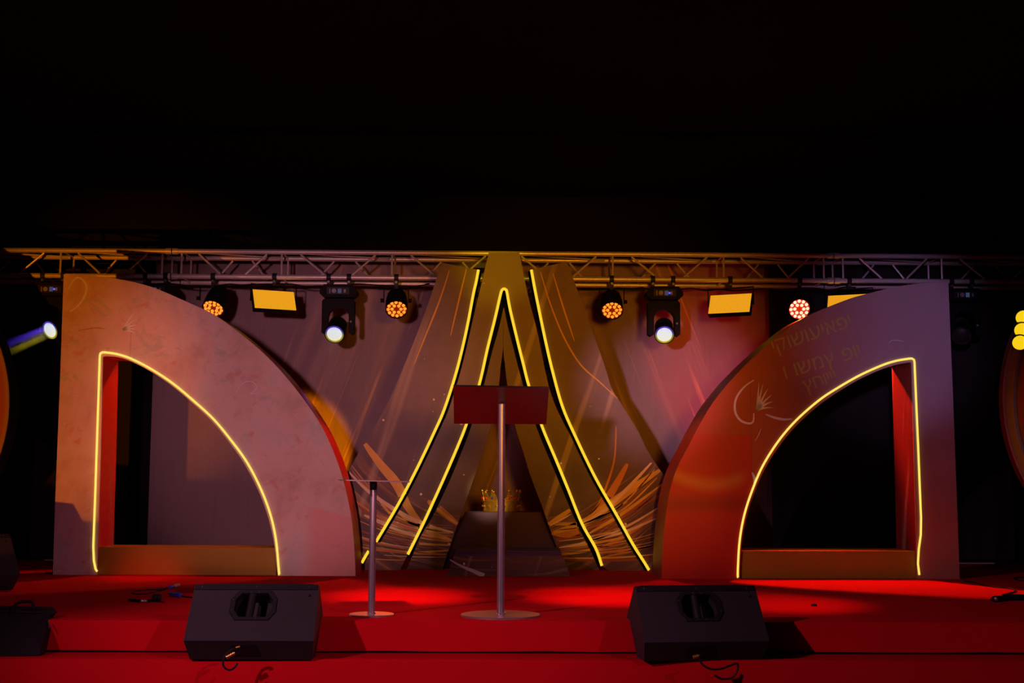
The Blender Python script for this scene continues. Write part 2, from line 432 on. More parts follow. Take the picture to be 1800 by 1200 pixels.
M = dict(
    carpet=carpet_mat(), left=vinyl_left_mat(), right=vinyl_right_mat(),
    side_l=vinyl_side_mat('crimson_vinyl_side', (0.78, 0.012, 0.006), (0.60, 0.17, 0.05)),
    side_r=vinyl_side_mat('crimson_rose_vinyl_side', (0.19, 0.020, 0.014), (0.36, 0.18, 0.13)),
    sill=plain('gold_painted_board', (0.31, 0.18, 0.010), 0.5, 0.0, 0.25, 0.12, 3),
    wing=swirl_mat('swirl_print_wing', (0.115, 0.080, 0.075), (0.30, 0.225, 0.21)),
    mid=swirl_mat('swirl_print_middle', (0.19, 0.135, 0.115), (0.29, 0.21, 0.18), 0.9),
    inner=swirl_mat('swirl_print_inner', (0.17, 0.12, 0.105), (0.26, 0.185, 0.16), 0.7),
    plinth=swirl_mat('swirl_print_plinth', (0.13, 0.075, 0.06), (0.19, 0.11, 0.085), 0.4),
    back=backdrop_mat(), black=plain('matte_black_paint', (0.006, 0.005, 0.005), 0.8, 0, 0.1),
    drape=drape_mat('black_drape', (0.020, 0.017, 0.019)), roof=drape_mat('dark_roof_lining', (0.010, 0.005, 0.005)),
    cloth=drape_mat('plum_cloth', (0.09, 0.055, 0.095)),
    alu=plain('truss_aluminium', (0.74, 0.70, 0.69), 0.38, 0.35, 0.5, 0.2, 40),
    steel=plain('satin_steel', (0.42, 0.38, 0.38), 0.36, 0.75, 0.5, 0.06, 30),
    mirror=brushed('polished_plate', (0.34, 0.26, 0.27), 0.20),
    fix=plain('fixture_black', (0.006, 0.006, 0.007), 0.6, 0, 0.12), fix2=plain('fixture_panel', (0.02, 0.02, 0.024), 0.45, 0, 0.2),
    grey=plain('print_grey', (0.30, 0.30, 0.34), 0.5), screen=glow('dim_display', (0.10, 0.12, 0.28), 0.35), blue_led=glow('blue_indicator', (0.05, 0.08, 1.0), 2.0),
    neon=glow('neon_warm_yellow', (1.0, 0.66, 0.035), 1.0), neon2=glow('neon_pale_yellow', (1.0, 0.70, 0.12), 1.15),
    led=led_panel_mat(), rim=rim_mat(), lens=lens_mat(),
    par_or=glow('orange_led', (1.0, 0.25, 0.02), 1.6), par_wh=glow('blown_out_led', (1.0, 0.80, 0.52), 1.15), par_ring=glow('red_glow_reflector', (0.55, 0.02, 0.0), 0.40),
    par_ring2=glow('red_bright_reflector', (0.85, 0.015, 0.0), 0.9),
    blinder=glow('yellow_blinder_lamp', (0.95, 0.62, 0.01), 1.0),
    cab=plain('cabinet_paint', (0.026, 0.024, 0.024), 0.6, 0, 0.35, 0.25, 60), cab_d=plain('cabinet_trim', (0.010, 0.010, 0.012), 0.5, 0, 0.4),
    hole=plain('handle_cup_black', (0.008, 0.008, 0.009), 0.6), screw=plain('screw_metal', (0.10, 0.09, 0.08), 0.4, 0.6),
    gold=plain('polished_gold', (0.85, 0.50, 0.06), 0.25, 0.85, 0.6, 0.1, 40), brass=plain('brass_plug', (0.62, 0.36, 0.07), 0.35, 0.7),
    ruby=plain('red_gem', (0.45, 0.01, 0.015), 0.1, 0, 0.8), sapphire=plain('blue_gem', (0.03, 0.04, 0.30), 0.1, 0, 0.8), emerald=plain('green_gem', (0.02, 0.12, 0.03), 0.1, 0, 0.8),
    bag=plain('black_nylon', (0.009, 0.008, 0.0095), 0.75, 0, 0.25, 0.3, 30), rubber=plain('black_rubber', (0.010, 0.010, 0.010), 0.6),
    blueplug=plain('blue_plastic', (0.015, 0.05, 0.55), 0.35, 0, 0.5), pale=plain('pale_plastic', (0.55, 0.42, 0.32), 0.45),
    chrome=plain('chrome', (0.6, 0.58, 0.56), 0.2, 0.9), ink=plain('faded_gold_ink', (0.42, 0.33, 0.07), 0.55), swirl=plain('mauve_ink', (0.62, 0.60, 0.80), 0.5),
    ink_rays=plain('silver_ink', (0.62, 0.64, 0.60), 0.5), st_gold=plain('printed_gold', (0.74, 0.44, 0.05), 0.5, 0, 0.3, 0.3, 5), st_orange=plain('printed_orange', (0.60, 0.24, 0.035), 0.5, 0, 0.3, 0.3, 5), st_cream=plain('printed_cream', (0.85, 0.62, 0.32), 0.5, 0, 0.3, 0.25, 6), st_rust=plain('printed_rust', (0.32, 0.085, 0.03), 0.5, 0, 0.3, 0.3, 5), plate=plain('lectern_plate_gloss', (0.34, 0.27, 0.28), 0.16, 0.95, 0.5, 0.02, 2), disc=None, trim=plain('pale_edge_strip', (0.30, 0.26, 0.29), 0.5),
    ctrim=plain('dark_seam', (0.008, 0.004, 0.004), 0.9),
)

# ------------------------------------------------------------------ setting: stage, step, hall floor, drapes, roof lining
STEP_Z = -0.17
p = ground(880, 1091)
STAGE_Y = p.y
p = ground(880, 1159.5, STEP_Z)
STEP_Y = p.y
BACK_Y = 13.4

bm = B(); box(bm, -9, 9, STAGE_Y, BACK_Y + 0.3, -1.10, 0, 0.012); struct('floor', bm, M['carpet'], True)
bm = B(); box(bm, -9, 9, STEP_Y, STAGE_Y - 0.004, -1.10, STEP_Z, 0.012)
tag(struct('trim_1', bm, M['carpet'], True))
# gap where step carpet meets the riser
bm = B()
pts = [(-9 + 18 * i / 60, STAGE_Y - 0.006 - 0.002 * math.sin(i * 1.7), STEP_Z + 0.004 + 0.0025 * math.sin(i * 2.3)) for i in range(61)]
tube(bm, pts, 0.006, 5); struct('trim_2', bm, M['ctrim'])
bm = B(); box(bm, -12, 12, -9, STEP_Y + 0.3, -1.15, -1.10); struct('floor_hall', bm, plain('dark_hall_floor', (0.03, 0.012, 0.012), 0.8))

def curtain(name, x0, x1, y, z0, z1, amp, waves, m, seed=1):
    bm = B(); rnd = random.Random(seed)
    n = max(int((x1 - x0) * 26), 24)
    ph = [rnd.uniform(0, 6.28) for _ in range(4)]
    cols = []
    for i in range(n + 1):
        x = x0 + (x1 - x0) * i / n
        o = amp * (math.sin(x * waves + ph[0]) + 0.5 * math.sin(x * waves * 2.3 + ph[1]) + 0.3 * math.sin(x * waves * 0.41 + ph[2]))
        cols.append([bm.verts.new((x, y + o * (1 - 0.5 * k / 6), z0 + (z1 - z0) * k / 6)) for k in range(7)])
    for a, b in zip(cols, cols[1:]):
        for k in range(6): bm.faces.new((a[k], b[k], b[k + 1], a[k + 1]))
    return struct(name, bm, m, True)
curtain('wall_back', -9, 9, BACK_Y, 0.0, 4.4, 0.012, 14, drape_mat('back_wall_drape', (0.008, 0.006, 0.006)), 3)
CURT_Y = 12.62
clx, crx = at(226, 800, CURT_Y).x, at(1356, 800, CURT_Y).x
curtain('wall_left', -7.5, clx, CURT_Y, 0.02, at(60, 462, CURT_Y).z, 0.018, 13, M['drape'], 5)
curtain('wall_right', crx, 7.5, CURT_Y, 0.02, at(1700, 462, CURT_Y).z, 0.018, 13, M['drape'], 6)
hz = ground(75, 985).y
for nm, a, b in (('left', -7.5, at(300, 985, hz).x), ('right', at(1450, 992, hz).x, 7.5)):
    bm = B(); box(bm, a, b, hz, hz + 0.02, 0.0, 0.012); struct('baseboard_' + nm, bm, M['trim'])
    bm = B(); box(bm, a, b, hz + 0.025, CURT_Y + 0.02, 0.0, 0.004); struct('floor_' + nm, bm, M['ctrim'])

# roof lining: sagging bays that meet in scalloped seams
def roof_bay(name, y0, z0, y1, z1, sag, m):
    bm = B(); rows = []
    for j in range(13):
        t = j / 12
        rows.append([bm.verts.new((x, y0 + (y1 - y0) * t, z0 + (z1 - z0) * t - sag * math.sin(math.pi * t)
                     - 0.05 * abs(math.sin(x * 0.62 + 0.3)) * (1 - abs(2 * t - 1)))) for x in [-9 + 18 * i / 72 for i in range(73)]])
    for a, b in zip(rows, rows[1:]):
        for k in range(72): bm.faces.new((a[k], a[k + 1], b[k + 1], b[k]))
    return struct(name, bm, m, True)
z_a, z_b = at(900, 345, BACK_Y).z, at(900, 236, 11.6).z
roof_bay('ceiling', BACK_Y, z_a, 11.6, z_b, 0.03, M['roof'])
roof_bay('ceiling.001', 11.6, z_b + 0.02, 7.5, z_b + 0.55, 0.06, M['roof'])
roof_bay('ceiling.002', 7.5, z_b + 0.55, -4.0, z_b + 0.9, 0.1, M['roof'])
def seam(name, pts, y, r):
    q = smooth([tuple(at(a, b, y)) for a, b in pts], 10)
    bm = B(); tube(bm, q, r, 6); return struct(name, bm, M['roof'], True)
seam('trim_3', [(-60, 226), (120, 231), (270, 235), (420, 232), (540, 224), (620, 226), (662, 234), (700, 225), (800, 226), (960, 230), (1120, 236), (1215, 246), (1290, 236), (1420, 238), (1600, 246), (1860, 250)], 11.55, 0.022)
seam('trim_4', [(-60, 336), (300, 339), (600, 340), (900, 338), (1250, 342), (1500, 346), (1700, 357), (1860, 372)], BACK_Y - 0.12, 0.02)

# printed backdrop cloth behind the truss
BD_Y = 13.05
XC = at(886, 600, 10.8).x
bm = B()
bx0, bx1 = at(264, 800, BD_Y).x, at(1362, 800, BD_Y).x
bz1 = at(900, 462, BD_Y).z
cols = []
for i in range(90):
    x = bx0 + (bx1 - bx0) * i / 89
    cols.append([bm.verts.new((x, BD_Y + 0.012 * math.sin(x * 4.1 + k * 0.2) * (1 - k / 10) + 0.01 * math.sin(x * 9 + 1) * (1 - k / 10), bz1 * k / 10)) for k in range(11)])
for a, b in zip(cols, cols[1:]):
    for k in range(10): bm.faces.new((a[k], b[k], b[k + 1], a[k + 1]))
for v in bm.verts: v.co.x -= XC
bd = thing('printed_backdrop', 'wide hanging backdrop cloth printed with pale slanting light rays behind the truss', 'backdrop', (XC, 0, 0))
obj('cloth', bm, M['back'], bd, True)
bm = B(); tube(bm, [(bx0 - XC, BD_Y, bz1 + 0.02), (bx1 - XC, BD_Y, bz1 + 0.02)], 0.02, 8); obj('hanging_pipe', bm, M['fix'], bd, True)

# ------------------------------------------------------------------ the two D-shaped arches
def arch(name, label, base_px, th, outer, inner, neon, depth, face_m, side_m, sill_px, sill_y, marks):
    P = Plane(ground(*base_px), th)
    e = thing(name, label, 'stage arch'); P.place(e)
    o2 = [P(*q) for q in outer]; i2 = [P(*q) for q in inner]
    for a in (o2, i2): a[0] = (a[0][0], 0.0); a[-1] = (a[-1][0], 0.0)
    poly = o2 + i2[::-1]
    bm = B(); slab(bm, poly, 0.0, 0.016); obj('face_panel', bm, face_m, e)
    # the deep sides that wrap round the outer and the inner edge, and the back board
    for nm, pl in (('outer_side', o2), ('inner_side', i2)):
        bm = B()
        a = [bm.verts.new((x, 0.016, z)) for x, z in pl]; b = [bm.verts.new((x, depth, z)) for x, z in pl]
        for k in range(len(pl) - 1): bm.faces.new((a[k], a[k + 1], b[k + 1], b[k]))
        obj(nm, bm, side_m, e, True)
    bm = B(); slab(bm, poly, depth, depth + 0.006); obj('back_panel', bm, M['black'], e)
    n2 = [P(*q, -0.006) for q in neon]
    n3 = [(x, -0.007, max(z, 0.012)) for x, z in n2]
    bm = B(); tube(bm, n3, 0.0085, 8); obj('neon_tube', bm, M['neon2'], e, True)
    x0, x1 = P(sill_px[0], sill_y[0])[0], P(sill_px[1], sill_y[1])[0]
    zt = P((sill_px[0] + sill_px[1]) / 2, (sill_y[0] + sill_y[1]) / 2)[1]
    bm = B(); box(bm, x0, x1, 0.02, 0.06, 0, zt, 0.004); obj('sill_board', bm, M['sill'], e)
    bm = B(); box(bm, x0, x1, 0.0601, depth, zt - 0.02, zt - 0.001); obj('sill_top', bm, M['sill'], e)
    marks(P, e)
    return P, e

L_OUT = smooth([(112, 481), (155, 484), (200, 489), (263, 503), (330, 531), (380, 555), (430, 592), (470, 627), (505, 665), (545, 717), (575, 768), (600, 832), (615, 895), (621, 940), (624, 985), (625, 1014)], 5)
L_OUT = [(93, 1008)] + [(97, 880), (105, 680)] + L_OUT
L_IN = [(171, 1008), (172, 960), (177, 800), (181, 627)] + smooth([(182, 626), (204, 627), (228, 634), (262, 651), (300, 676), (336, 706), (372, 740), (402, 776), (430, 816), (454, 862), (470, 905), (481, 950), (487, 1000), (488, 1014)], 5)[1:]
L_NEON = [(171, 1004), (168, 1000), (165, 985), (164, 960), (167, 880), (170, 790), (173, 700), (175, 640), (175.5, 625), (176.5, 621), (180, 619)] + smooth([(184, 619), (205, 622), (230, 630), (265, 648), (303, 673), (339, 703), (375, 736), (405, 772), (434, 812), (458, 858), (475, 903), (485, 948), (490, 1000), (491, 1011)], 6)

def swirl_ribbon(P, e, name, px, wd, m):
    q = [P(*a) for a in smooth(px, 8)]
    n = len(q)
    bm = B(); ribbon(bm, q, [wd * (0.25 + 0.75 * math.sin(math.pi * (0.08 + 0.84 * k / (n - 1)))) for k in range(n)], -0.0015)
    return obj(name, bm, m, e)
def ray_fan(P, e, c, spans):
    bm = B(); cx, cz = P(*c)
    for a, l, wd in spans:
        q = [(cx + l * t * math.cos(R(a)), cz + l * t * math.sin(R(a)) - 0.03 * t * t) for t in (0, 0.3, 0.6, 1)]
        ribbon(bm, q, [wd, wd * 0.8, wd * 0.5, 0.001], -0.0015)
    return obj('printed_feather', bm, M['ink_rays'], e)
def left_marks(P, e):
    swirl_ribbon(P, e, 'printed_swirl', [(121, 508), (128, 494), (136, 488), (146, 492), (152, 504), (150, 518), (143, 530), (134, 540), (122, 548)], 0.018, M['swirl'])
    swirl_ribbon(P, e, 'printed_swirl', [(415, 690), (424, 676), (436, 670), (448, 674), (450, 684), (440, 692), (452, 690)], 0.006, M['swirl'])
    ray_fan(P, e, (216, 580), [(2, 0.11, 0.022), (18, 0.12, 0.02), (34, 0.13, 0.024), (50, 0.15, 0.02), (63, 0.20, 0.016)])
    swirl_ribbon(P, e, 'wrinkle', [(138, 581), (155, 578), (170, 576), (185, 578)], 0.006, M['sill'])
LP, L_ARCH = arch('stage_arch', 'large pink D-shaped arch with square back at left, neon lining its opening', (360, 1011), -0.015,
                  L_OUT, L_IN, L_NEON, 0.41, M['left'], M['side_l'], (172, 486), (961, 963), left_marks)

R_OUT = [(1687, 1017), (1683, 900), (1675, 690), (1667, 496)] + smooth([(1665, 496), (1625, 497), (1575, 504), (1525, 516), (1490, 526), (1435, 548), (1400, 566), (1350, 605), (1297, 655), (1257, 702), (1236, 735), (1212, 780), (1188, 828), (1175, 875), (1167, 937), (1164, 985), (1164, 1017)], 5)
R_IN = [(1612, 1017), (1611, 960), (1607, 800), (1602, 640), (1601, 637)] + smooth([(1598, 637), (1575, 641), (1550, 649), (1512, 666), (1476, 687), (1440, 712), (1402, 746), (1372, 781), (1345, 823), (1326, 866), (1312, 910), (1304, 955), (1301, 1000), (1301, 1017)], 5)
R_NEON = [(1616, 1010), (1613.5, 990), (1615, 965), (1618.5, 940), (1619, 910), (1616.5, 850), (1614, 787), (1611, 719), (1608.5, 660), (1607.5, 636), (1606.5, 632), (1603, 630)] + smooth([(1599, 630), (1575, 634), (1550, 642), (1512, 659), (1475, 680), (1440, 703), (1400, 738), (1369, 774), (1341, 818), (1322, 862), (1308, 906), (1300, 951), (1297, 1000), (1297, 1016)], 6)

def letters(P, e, txt, px, h, slope):
    x, z = P(*px)
    dg, items, pen = None, [], 0.0
    for ch in txt:
        if ch == ' ':
            pen += h * 0.35
            continue
        cu = bpy.data.curves.new('letter', 'FONT')
        cu.body, cu.size = ch, h
        t = bpy.data.objects.new('tmp_text', cu); COL.objects.link(t)
        dg = bpy.context.evaluated_depsgraph_get()
        me = bpy.data.meshes.new_from_object(t.evaluated_get(dg))
        bpy.data.objects.remove(t, do_unlink=True)
        if not me.vertices: continue
        xs = [v.co.x for v in me.vertices]
        items.append((me, pen - min(xs)))
        pen += max(xs) - min(xs) + h * 0.10
    for me, off in items:
        me.transform(Matrix.Translation((x, -0.0015, z)) @ Matrix.Rotation(-slope, 4, 'Y') @ Matrix.Rotation(R(90), 4, 'X') @ Matrix.Translation((off - pen / 2, 0, 0)))
        me.materials.clear(); me.materials.append(M['ink'])
        o = bpy.data.objects.new('letter', me); COL.objects.link(o); o.parent = e
def right_marks(P, e):
    letters(P, e, '\u05d9\u05e7\u05d5\u05e9\u05d5\u05e2\u05d9\u05d0\u05e4\u05d9', (1432, 596), 0.165, R(19))
    letters(P, e, '\u05d5 \u05d5\u05e9\u05de\u05e5 \u05e4\u05d5\u05d9', (1450, 645), 0.165, R(17))
    letters(P, e, '\u05e5\u05d7\u05d5\u05d9\u05d9\u05d9', (1446, 678), 0.150, R(20))
    swirl_ribbon(P, e, 'printed_swirl', [(1325, 668), (1308, 680), (1294, 700), (1292, 722), (1301, 738), (1316, 744), (1324, 740), (1325, 726)], 0.018, M['swirl'])
    swirl_ribbon(P, e, 'printed_swirl', [(1346, 728), (1362, 734), (1378, 737), (1392, 736)], 0.020, M['swirl'])
    swirl_ribbon(P, e, 'printed_swirl', [(1562, 603), (1568, 598), (1576, 598), (1590, 600)], 0.006, M['swirl'])
    swirl_ribbon(P, e, 'printed_swirl', [(1327, 775), (1333, 765), (1338, 752)], 0.006, M['ink_rays'])
    ray_fan(P, e, (1331, 720), [(20, 0.14, 0.02), (38, 0.16, 0.026), (52, 0.19, 0.026), (66, 0.22, 0.024), (78, 0.24, 0.022), (86, 0.25, 0.018)])
    swirl_ribbon(P, e, 'printed_swirl', [(1322, 830), (1326, 840), (1326, 850)], 0.022, M['ink_rays'])
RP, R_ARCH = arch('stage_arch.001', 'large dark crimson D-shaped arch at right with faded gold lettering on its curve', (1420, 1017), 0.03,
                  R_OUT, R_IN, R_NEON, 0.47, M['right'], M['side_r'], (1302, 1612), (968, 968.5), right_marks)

# ------------------------------------------------------------------ centre piece: side wings and the A-shaped frame
AY = ground(700, 1004.5).y + 0.10
def cpl(pts, dy): return [((p := at(a, b, AY + dy)).x - XC, p.z) for a, b in pts]
W_NEON_L = smooth([(841, 474), (837, 495), (832, 517), (822, 570), (812, 615), (800, 661), (781, 719), (763, 760), (733, 823), (700, 886), (661, 952)], 6)
W_NEON_L2 = [(648, 968), (642, 978), (636, 989)]
W_NEON_R = smooth([(934, 474), (940, 507), (947, 542), (960, 604), (972, 655), (989, 715), (1013, 770), (1047, 840), (1083, 903), (1113, 957), (1132, 987), (1141, 1002)], 6)
M_NEON_L = [(717, 974), (735, 938), (750, 907), (780, 841), (803, 788), (820, 745), (842, 677), (857, 612), (870, 560), (878, 525), (881, 513), (883, 509), (886, 507.5)]
M_NEON_R = [(889, 509), (891, 513), (897, 545), (910, 600), (920, 640), (930, 679), (952, 747), (977, 807), (1000, 863), (1023, 920), (1047, 963), (1058, 994)]
M_NEON = smooth(M_NEON_L + M_NEON_R, 5)

def wing(name, label, poly, neons, side):
    e = thing(name, label, 'stage panel', (XC, AY, 0))
    p2 = [(x, max(z, 0.0)) for x, z in cpl(poly, 0)]
    bm = B(); slab(bm, p2, 0, 0.07); obj('printed_board', bm, M['wing'], e)
    for q in neons:
        bm = B(); tube(bm, [(x, -0.010, max(z, 0.015)) for x, z in cpl(q, -0.01)], 0.0118, 8); obj('neon_tube', bm, M['neon'], e, True)
    q = cpl(neons[0], 0)
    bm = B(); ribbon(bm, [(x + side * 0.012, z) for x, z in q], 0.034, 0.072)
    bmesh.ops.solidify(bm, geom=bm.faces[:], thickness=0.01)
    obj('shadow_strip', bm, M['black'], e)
    return e
in_l = W_NEON_L + [(648, 974), (630, 1008)]
WL = wing('scenic_flat', 'tall curved printed panel left of the lectern with a neon inner edge',
          smooth([(776, 461), (760, 512), (740, 568), (705, 655), (677, 717), (642, 775), (612, 828)], 5) + [(600, 850), (588, 1008)] + [(630, 1008), (648, 972)] + W_NEON_L[::-1] + [(812, 469)],
          [W_NEON_L, W_NEON_L2], 1)
WR = wing('scenic_flat.001', 'tall curved printed panel right of the lectern with a neon inner edge',
          smooth([(997, 460), (1032, 557), (1062, 640), (1075, 682), (1088, 703), (1120, 755), (1140, 795), (1172, 842)], 5) + [(1192, 870), (1200, 1008)] + [(1144, 1008)] + W_NEON_R[::-1] + [(972, 465)],
          [W_NEON_R], -1)

AF = thing('letter_frame', 'tall central A-shaped printed frame rising over the truss, neon tracing its inner edge', 'stage frame', (XC, AY + 0.09, 0))
mid_l = smooth([(859, 444), (847, 495), (835, 545), (822, 600), (807, 652), (798, 690), (780, 740), (745, 800), (700, 868), (655, 940), (618, 1008)], 5)
mid_r = smooth([(913, 444), (921, 485), (930, 527), (945, 585), (957, 645), (968, 690), (984, 730), (1015, 785), (1060, 850), (1105, 918), (1148, 1008)], 5)
mid_in = [(703, 1008)] + M_NEON + [(1070, 1008)]
p2 = [(x, max(z, 0)) for x, z in cpl(mid_l + mid_in + mid_r[::-1], 0.09)]
bm = B(); slab(bm, p2, 0, 0.07); obj('outer_chevron', bm, M['mid'], AF)
bm = B(); tube(bm, [(x, -0.010, max(z, 0.015)) for x, z in cpl(M_NEON, 0.08)], 0.0118, 8); obj('neon_tube', bm, M['neon'], AF, True)
# the two inner legs, one narrow board split by the opening
il = smooth([(885, 541), (876, 580), (864, 622), (848, 686), (826, 756), (809, 800), (788, 850), (760, 908), (738, 945), (712, 1008)], 5)
ir = smooth([(886, 541), (893, 575), (903, 614), (922, 686), (945, 756), (968, 812), (990, 864), (1014, 920), (1037, 965), (1056, 1008)], 5)
open_l = smooth([(884, 615), (880, 645), (877, 675), (863, 747), (849, 795), (833, 840), (812, 900), (790, 963), (776, 1008)], 5)
open_r = smooth([(884.6, 615), (888, 645), (892, 677), (905, 747), (920, 795), (933, 837), (950, 882), (967, 930), (980, 965), (994, 1008)], 5)
for q in (il + [(x, y) for x, y in open_l[::-1]] + [(885.5, 541)], ir + [(x, y) for x, y in open_r[::-1]] + [(885.6, 541)]):
    p2 = [(x, max(z, 0)) for x, z in cpl(q, 0.20)]
    bm = B(); slab(bm, p2, 0.11, 0.18); obj('inner_leg', bm, M['inner'], AF)
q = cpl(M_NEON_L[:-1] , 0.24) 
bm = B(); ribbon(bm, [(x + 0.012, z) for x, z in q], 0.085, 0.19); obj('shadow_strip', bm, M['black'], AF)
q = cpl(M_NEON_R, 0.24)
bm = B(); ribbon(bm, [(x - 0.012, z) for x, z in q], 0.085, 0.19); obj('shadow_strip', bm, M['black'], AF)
bm = B(); box(bm, -0.36, 0.40, 0.195, 0.235, 1.72, 1.78); obj('cross_brace', bm, M['black'], AF)

# printed light streaks: flat strokes laid on whichever board they cross
def inside(pt, poly):
    x, y, c, n = pt[0], pt[1], False, len(poly)
    for i in range(n):
        (x1, y1), (x2, y2) = poly[i], poly[i - 1]
        if (y1 > y) != (y2 > y) and x < (x2 - x1) * (y - y1) / (y2 - y1) + x1: c = not c
    return c
wing_l_px = [(776, 461), (740, 568), (677, 717), (642, 775), (612, 828), (600, 850), (588, 1006), (630, 1006)] + [(648, 972)] + W_NEON_L[::-1]
wing_r_px = [(997, 460), (1032, 557), (1062, 640), (1088, 703), (1120, 755), (1140, 795), (1172, 842), (1192, 870), (1200, 1006), (1144, 1006)] + W_NEON_R[::-1]
chev_px = mid_l + [(703, 1006)] + M_NEON + [(1070, 1006)] + mid_r[::-1]
leg_l_px = il + open_l[::-1]
leg_r_px = ir + open_r[::-1]
BOARDS = [(WL, wing_l_px, 0.0, 0.0), (WR, wing_r_px, 0.0, 0.0), (AF, chev_px, 0.09, 0.0), (AF, leg_l_px, 0.20, 0.11), (AF, leg_r_px, 0.20, 0.11)]
strokes = []
def stroke(px, wd, m): strokes.append((px, wd, m))
for px, wd, m in (
    ([(640, 778), (668, 815), (697, 850), (718, 892), (748, 930)], 17, 'st_gold'), ([(612, 828), (650, 865), (706, 902), (755, 924), (806, 938)], 7, 'st_cream'),
    ([(661, 871), (690, 905), (740, 925), (790, 936)], 5, 'st_gold'), ([(752, 880), (775, 897), (808, 924)], 13, 'st_orange'), ([(760, 886), (784, 906), (806, 922)], 5, 'st_gold'),
    ([(640, 905), (690, 926), (735, 943)], 8, 'st_cream'), ([(700, 900), (745, 930), (800, 952)], 10, 'st_gold'), ([(735, 938), (797, 950)], 6, 'st_orange'), ([(715, 972), (792, 967)], 4, 'st_gold'),
    ([(620, 940), (660, 952), (713, 964)], 6, 'st_orange'), ([(722, 955), (793, 958)], 4, 'st_gold'), ([(625, 880), (660, 915), (713, 945)], 9, 'st_rust'),
    ([(1160, 826), (1116, 855), (1067, 890), (1029, 916), (966, 938)], 15, 'st_gold'), ([(1145, 813), (1103, 858), (1060, 898), (1020, 920)], 7, 'st_cream'), ([(1083, 748), (1080, 806), (1067, 851), (1051, 887), (1022, 920)], 4, 'st_orange'),
    ([(1103, 815), (1064, 882), (1030, 915)], 14, 'st_orange'), ([(964, 921), (985, 908), (1006, 893)], 9, 'st_gold'), ([(962, 926), (985, 914), (1004, 903)], 3, 'st_cream'),
    ([(971, 950), (1029, 934), (1077, 911), (1160, 870)], 12, 'st_rust'), ([(983, 962), (1029, 953), (1103, 924), (1160, 890)], 5, 'st_cream'), ([(1040, 972), (1100, 940), (1160, 900)], 7, 'st_orange'),
    ([(1030, 940), (1090, 905), (1165, 850)], 6, 'st_gold'), ([(1055, 980), (1110, 968), (1150, 958)], 4, 'st_orange'), ([(985, 975), (1030, 968), (1050, 962)], 5, 'st_gold'), ([(968, 936), (1000, 938), (1030, 926)], 13, 'st_orange')):
    stroke(px, wd, m)
rnd = random.Random(11)
for sd in (-1, 1):
    for k in range(20):
        t = (k + rnd.random()) / 20
        # bowl-shaped fan: steep outer starts that flatten towards the plinth
        a = (886 + sd * (262 + 22 * rnd.random()), 806 + 176 * t)
        e_ = (886 + sd * (88 + 16 * t), 918 + 66 * t)
        sag = (1 - t) * 0.30 * (e_[1] - a[1]) + 3
        c1 = (a[0] * 0.66 + e_[0] * 0.34, a[1] * 0.66 + e_[1] * 0.34 + sag)
        c2 = (a[0] * 0.30 + e_[0] * 0.70, a[1] * 0.30 + e_[1] * 0.70 + sag * 0.8)
        f0, f1 = rnd.choice(((0, 1), (0, 0.7), (0.35, 1)))
        q = smooth([a, c1, c2, e_], 8)
        q = q[int(f0 * (len(q) - 1)):int(f1 * (len(q) - 1)) + 1][::2]
        stroke(q, rnd.choice((1.4, 1.8, 2.4, 3.2, 5)), rnd.choice(('st_gold', 'st_orange', 'st_gold', 'st_cream', 'st_orange', 'st_rust')))
for thin in ([(790, 475), (772, 530), (748, 590), (728, 640)], [(820, 472), (806, 530), (792, 590)], [(950, 478), (966, 530), (990, 590), (1020, 640), (1055, 672), (1085, 700)], [(972, 480), (990, 540), (1010, 600)]):
    stroke(thin, 3.0, 'st_gold')
for bi, (par, poly, dpl, yl) in enumerate(BOARDS):
    for mn in ('st_rust', 'st_orange', 'st_gold', 'st_cream'):
        bm, got = B(), False
        lvl = {'st_rust': 0.0010, 'st_orange': 0.0014, 'st_gold': 0.0018, 'st_cream': 0.0022}[mn]
        for px, wd, m in strokes:
            if m != mn: continue
            q = smooth(px, 12)
            n = len(q)
            w_ = [wd * 0.00465 * (0.12 + 0.88 * math.sin(math.pi * min(0.06 + 0.90 * k / (n - 1), 1.0)) ** 0.8) for k in range(n)]
            run = []
            for k in range(n + 1):
                if k < n and inside(q[k], poly): run.append(k)
                else:
                    if len(run) > 1:
                        ribbon(bm, [(x, max(z, 0.004)) for x, z in cpl([q[r] for r in run], dpl)], [w_[r] for r in run], yl - lvl); got = True
                    run = []
        if got: tag(obj('printed_streaks', bm, M[mn], par), kind='stuff')
        else: bm.free()

# low printed plinth with a cloth top, the draped pedestal and the crown
pf = ground(890, 1012.5).y
px0, px1 = at(784, 1000, pf).x, at(1003, 1000, pf).x
pz = at(890, 977, pf).z
PE = thing('plinth', 'low printed plinth board in front of the A-shaped frame', 'plinth', ((px0 + px1) / 2, pf, 0))
hw = (px1 - px0) / 2
bm = B(); slab(bm, [(-hw, 0), (hw, 0), (hw - 0.06, pz), (-hw + 0.06, pz)], 0, AY + 0.08 - pf); obj('printed_board', bm, M['plinth'], PE)
bm = B(); ribbon(bm, smooth([(-hw + 0.03, pz - 0.03), (-hw + 0.12, pz * 0.5), (-hw + 0.24, 0.03), (-hw + 0.30, 0.002)], 5), [0.008 + 0.0022 * k for k in range(16)], -0.0015); obj('printed_swirl', bm, M['ink_rays'], PE)
bm = B()
for j in range(3):
    box(bm, -hw + 0.07, hw - 0.07, -0.004 + 0.05 * j, AY + 0.06 - pf, pz + 0.012 * j, pz + 0.012 + 0.012 * j, 0.003)
obj('cloth_cover', bm, M['cloth'], PE, True)

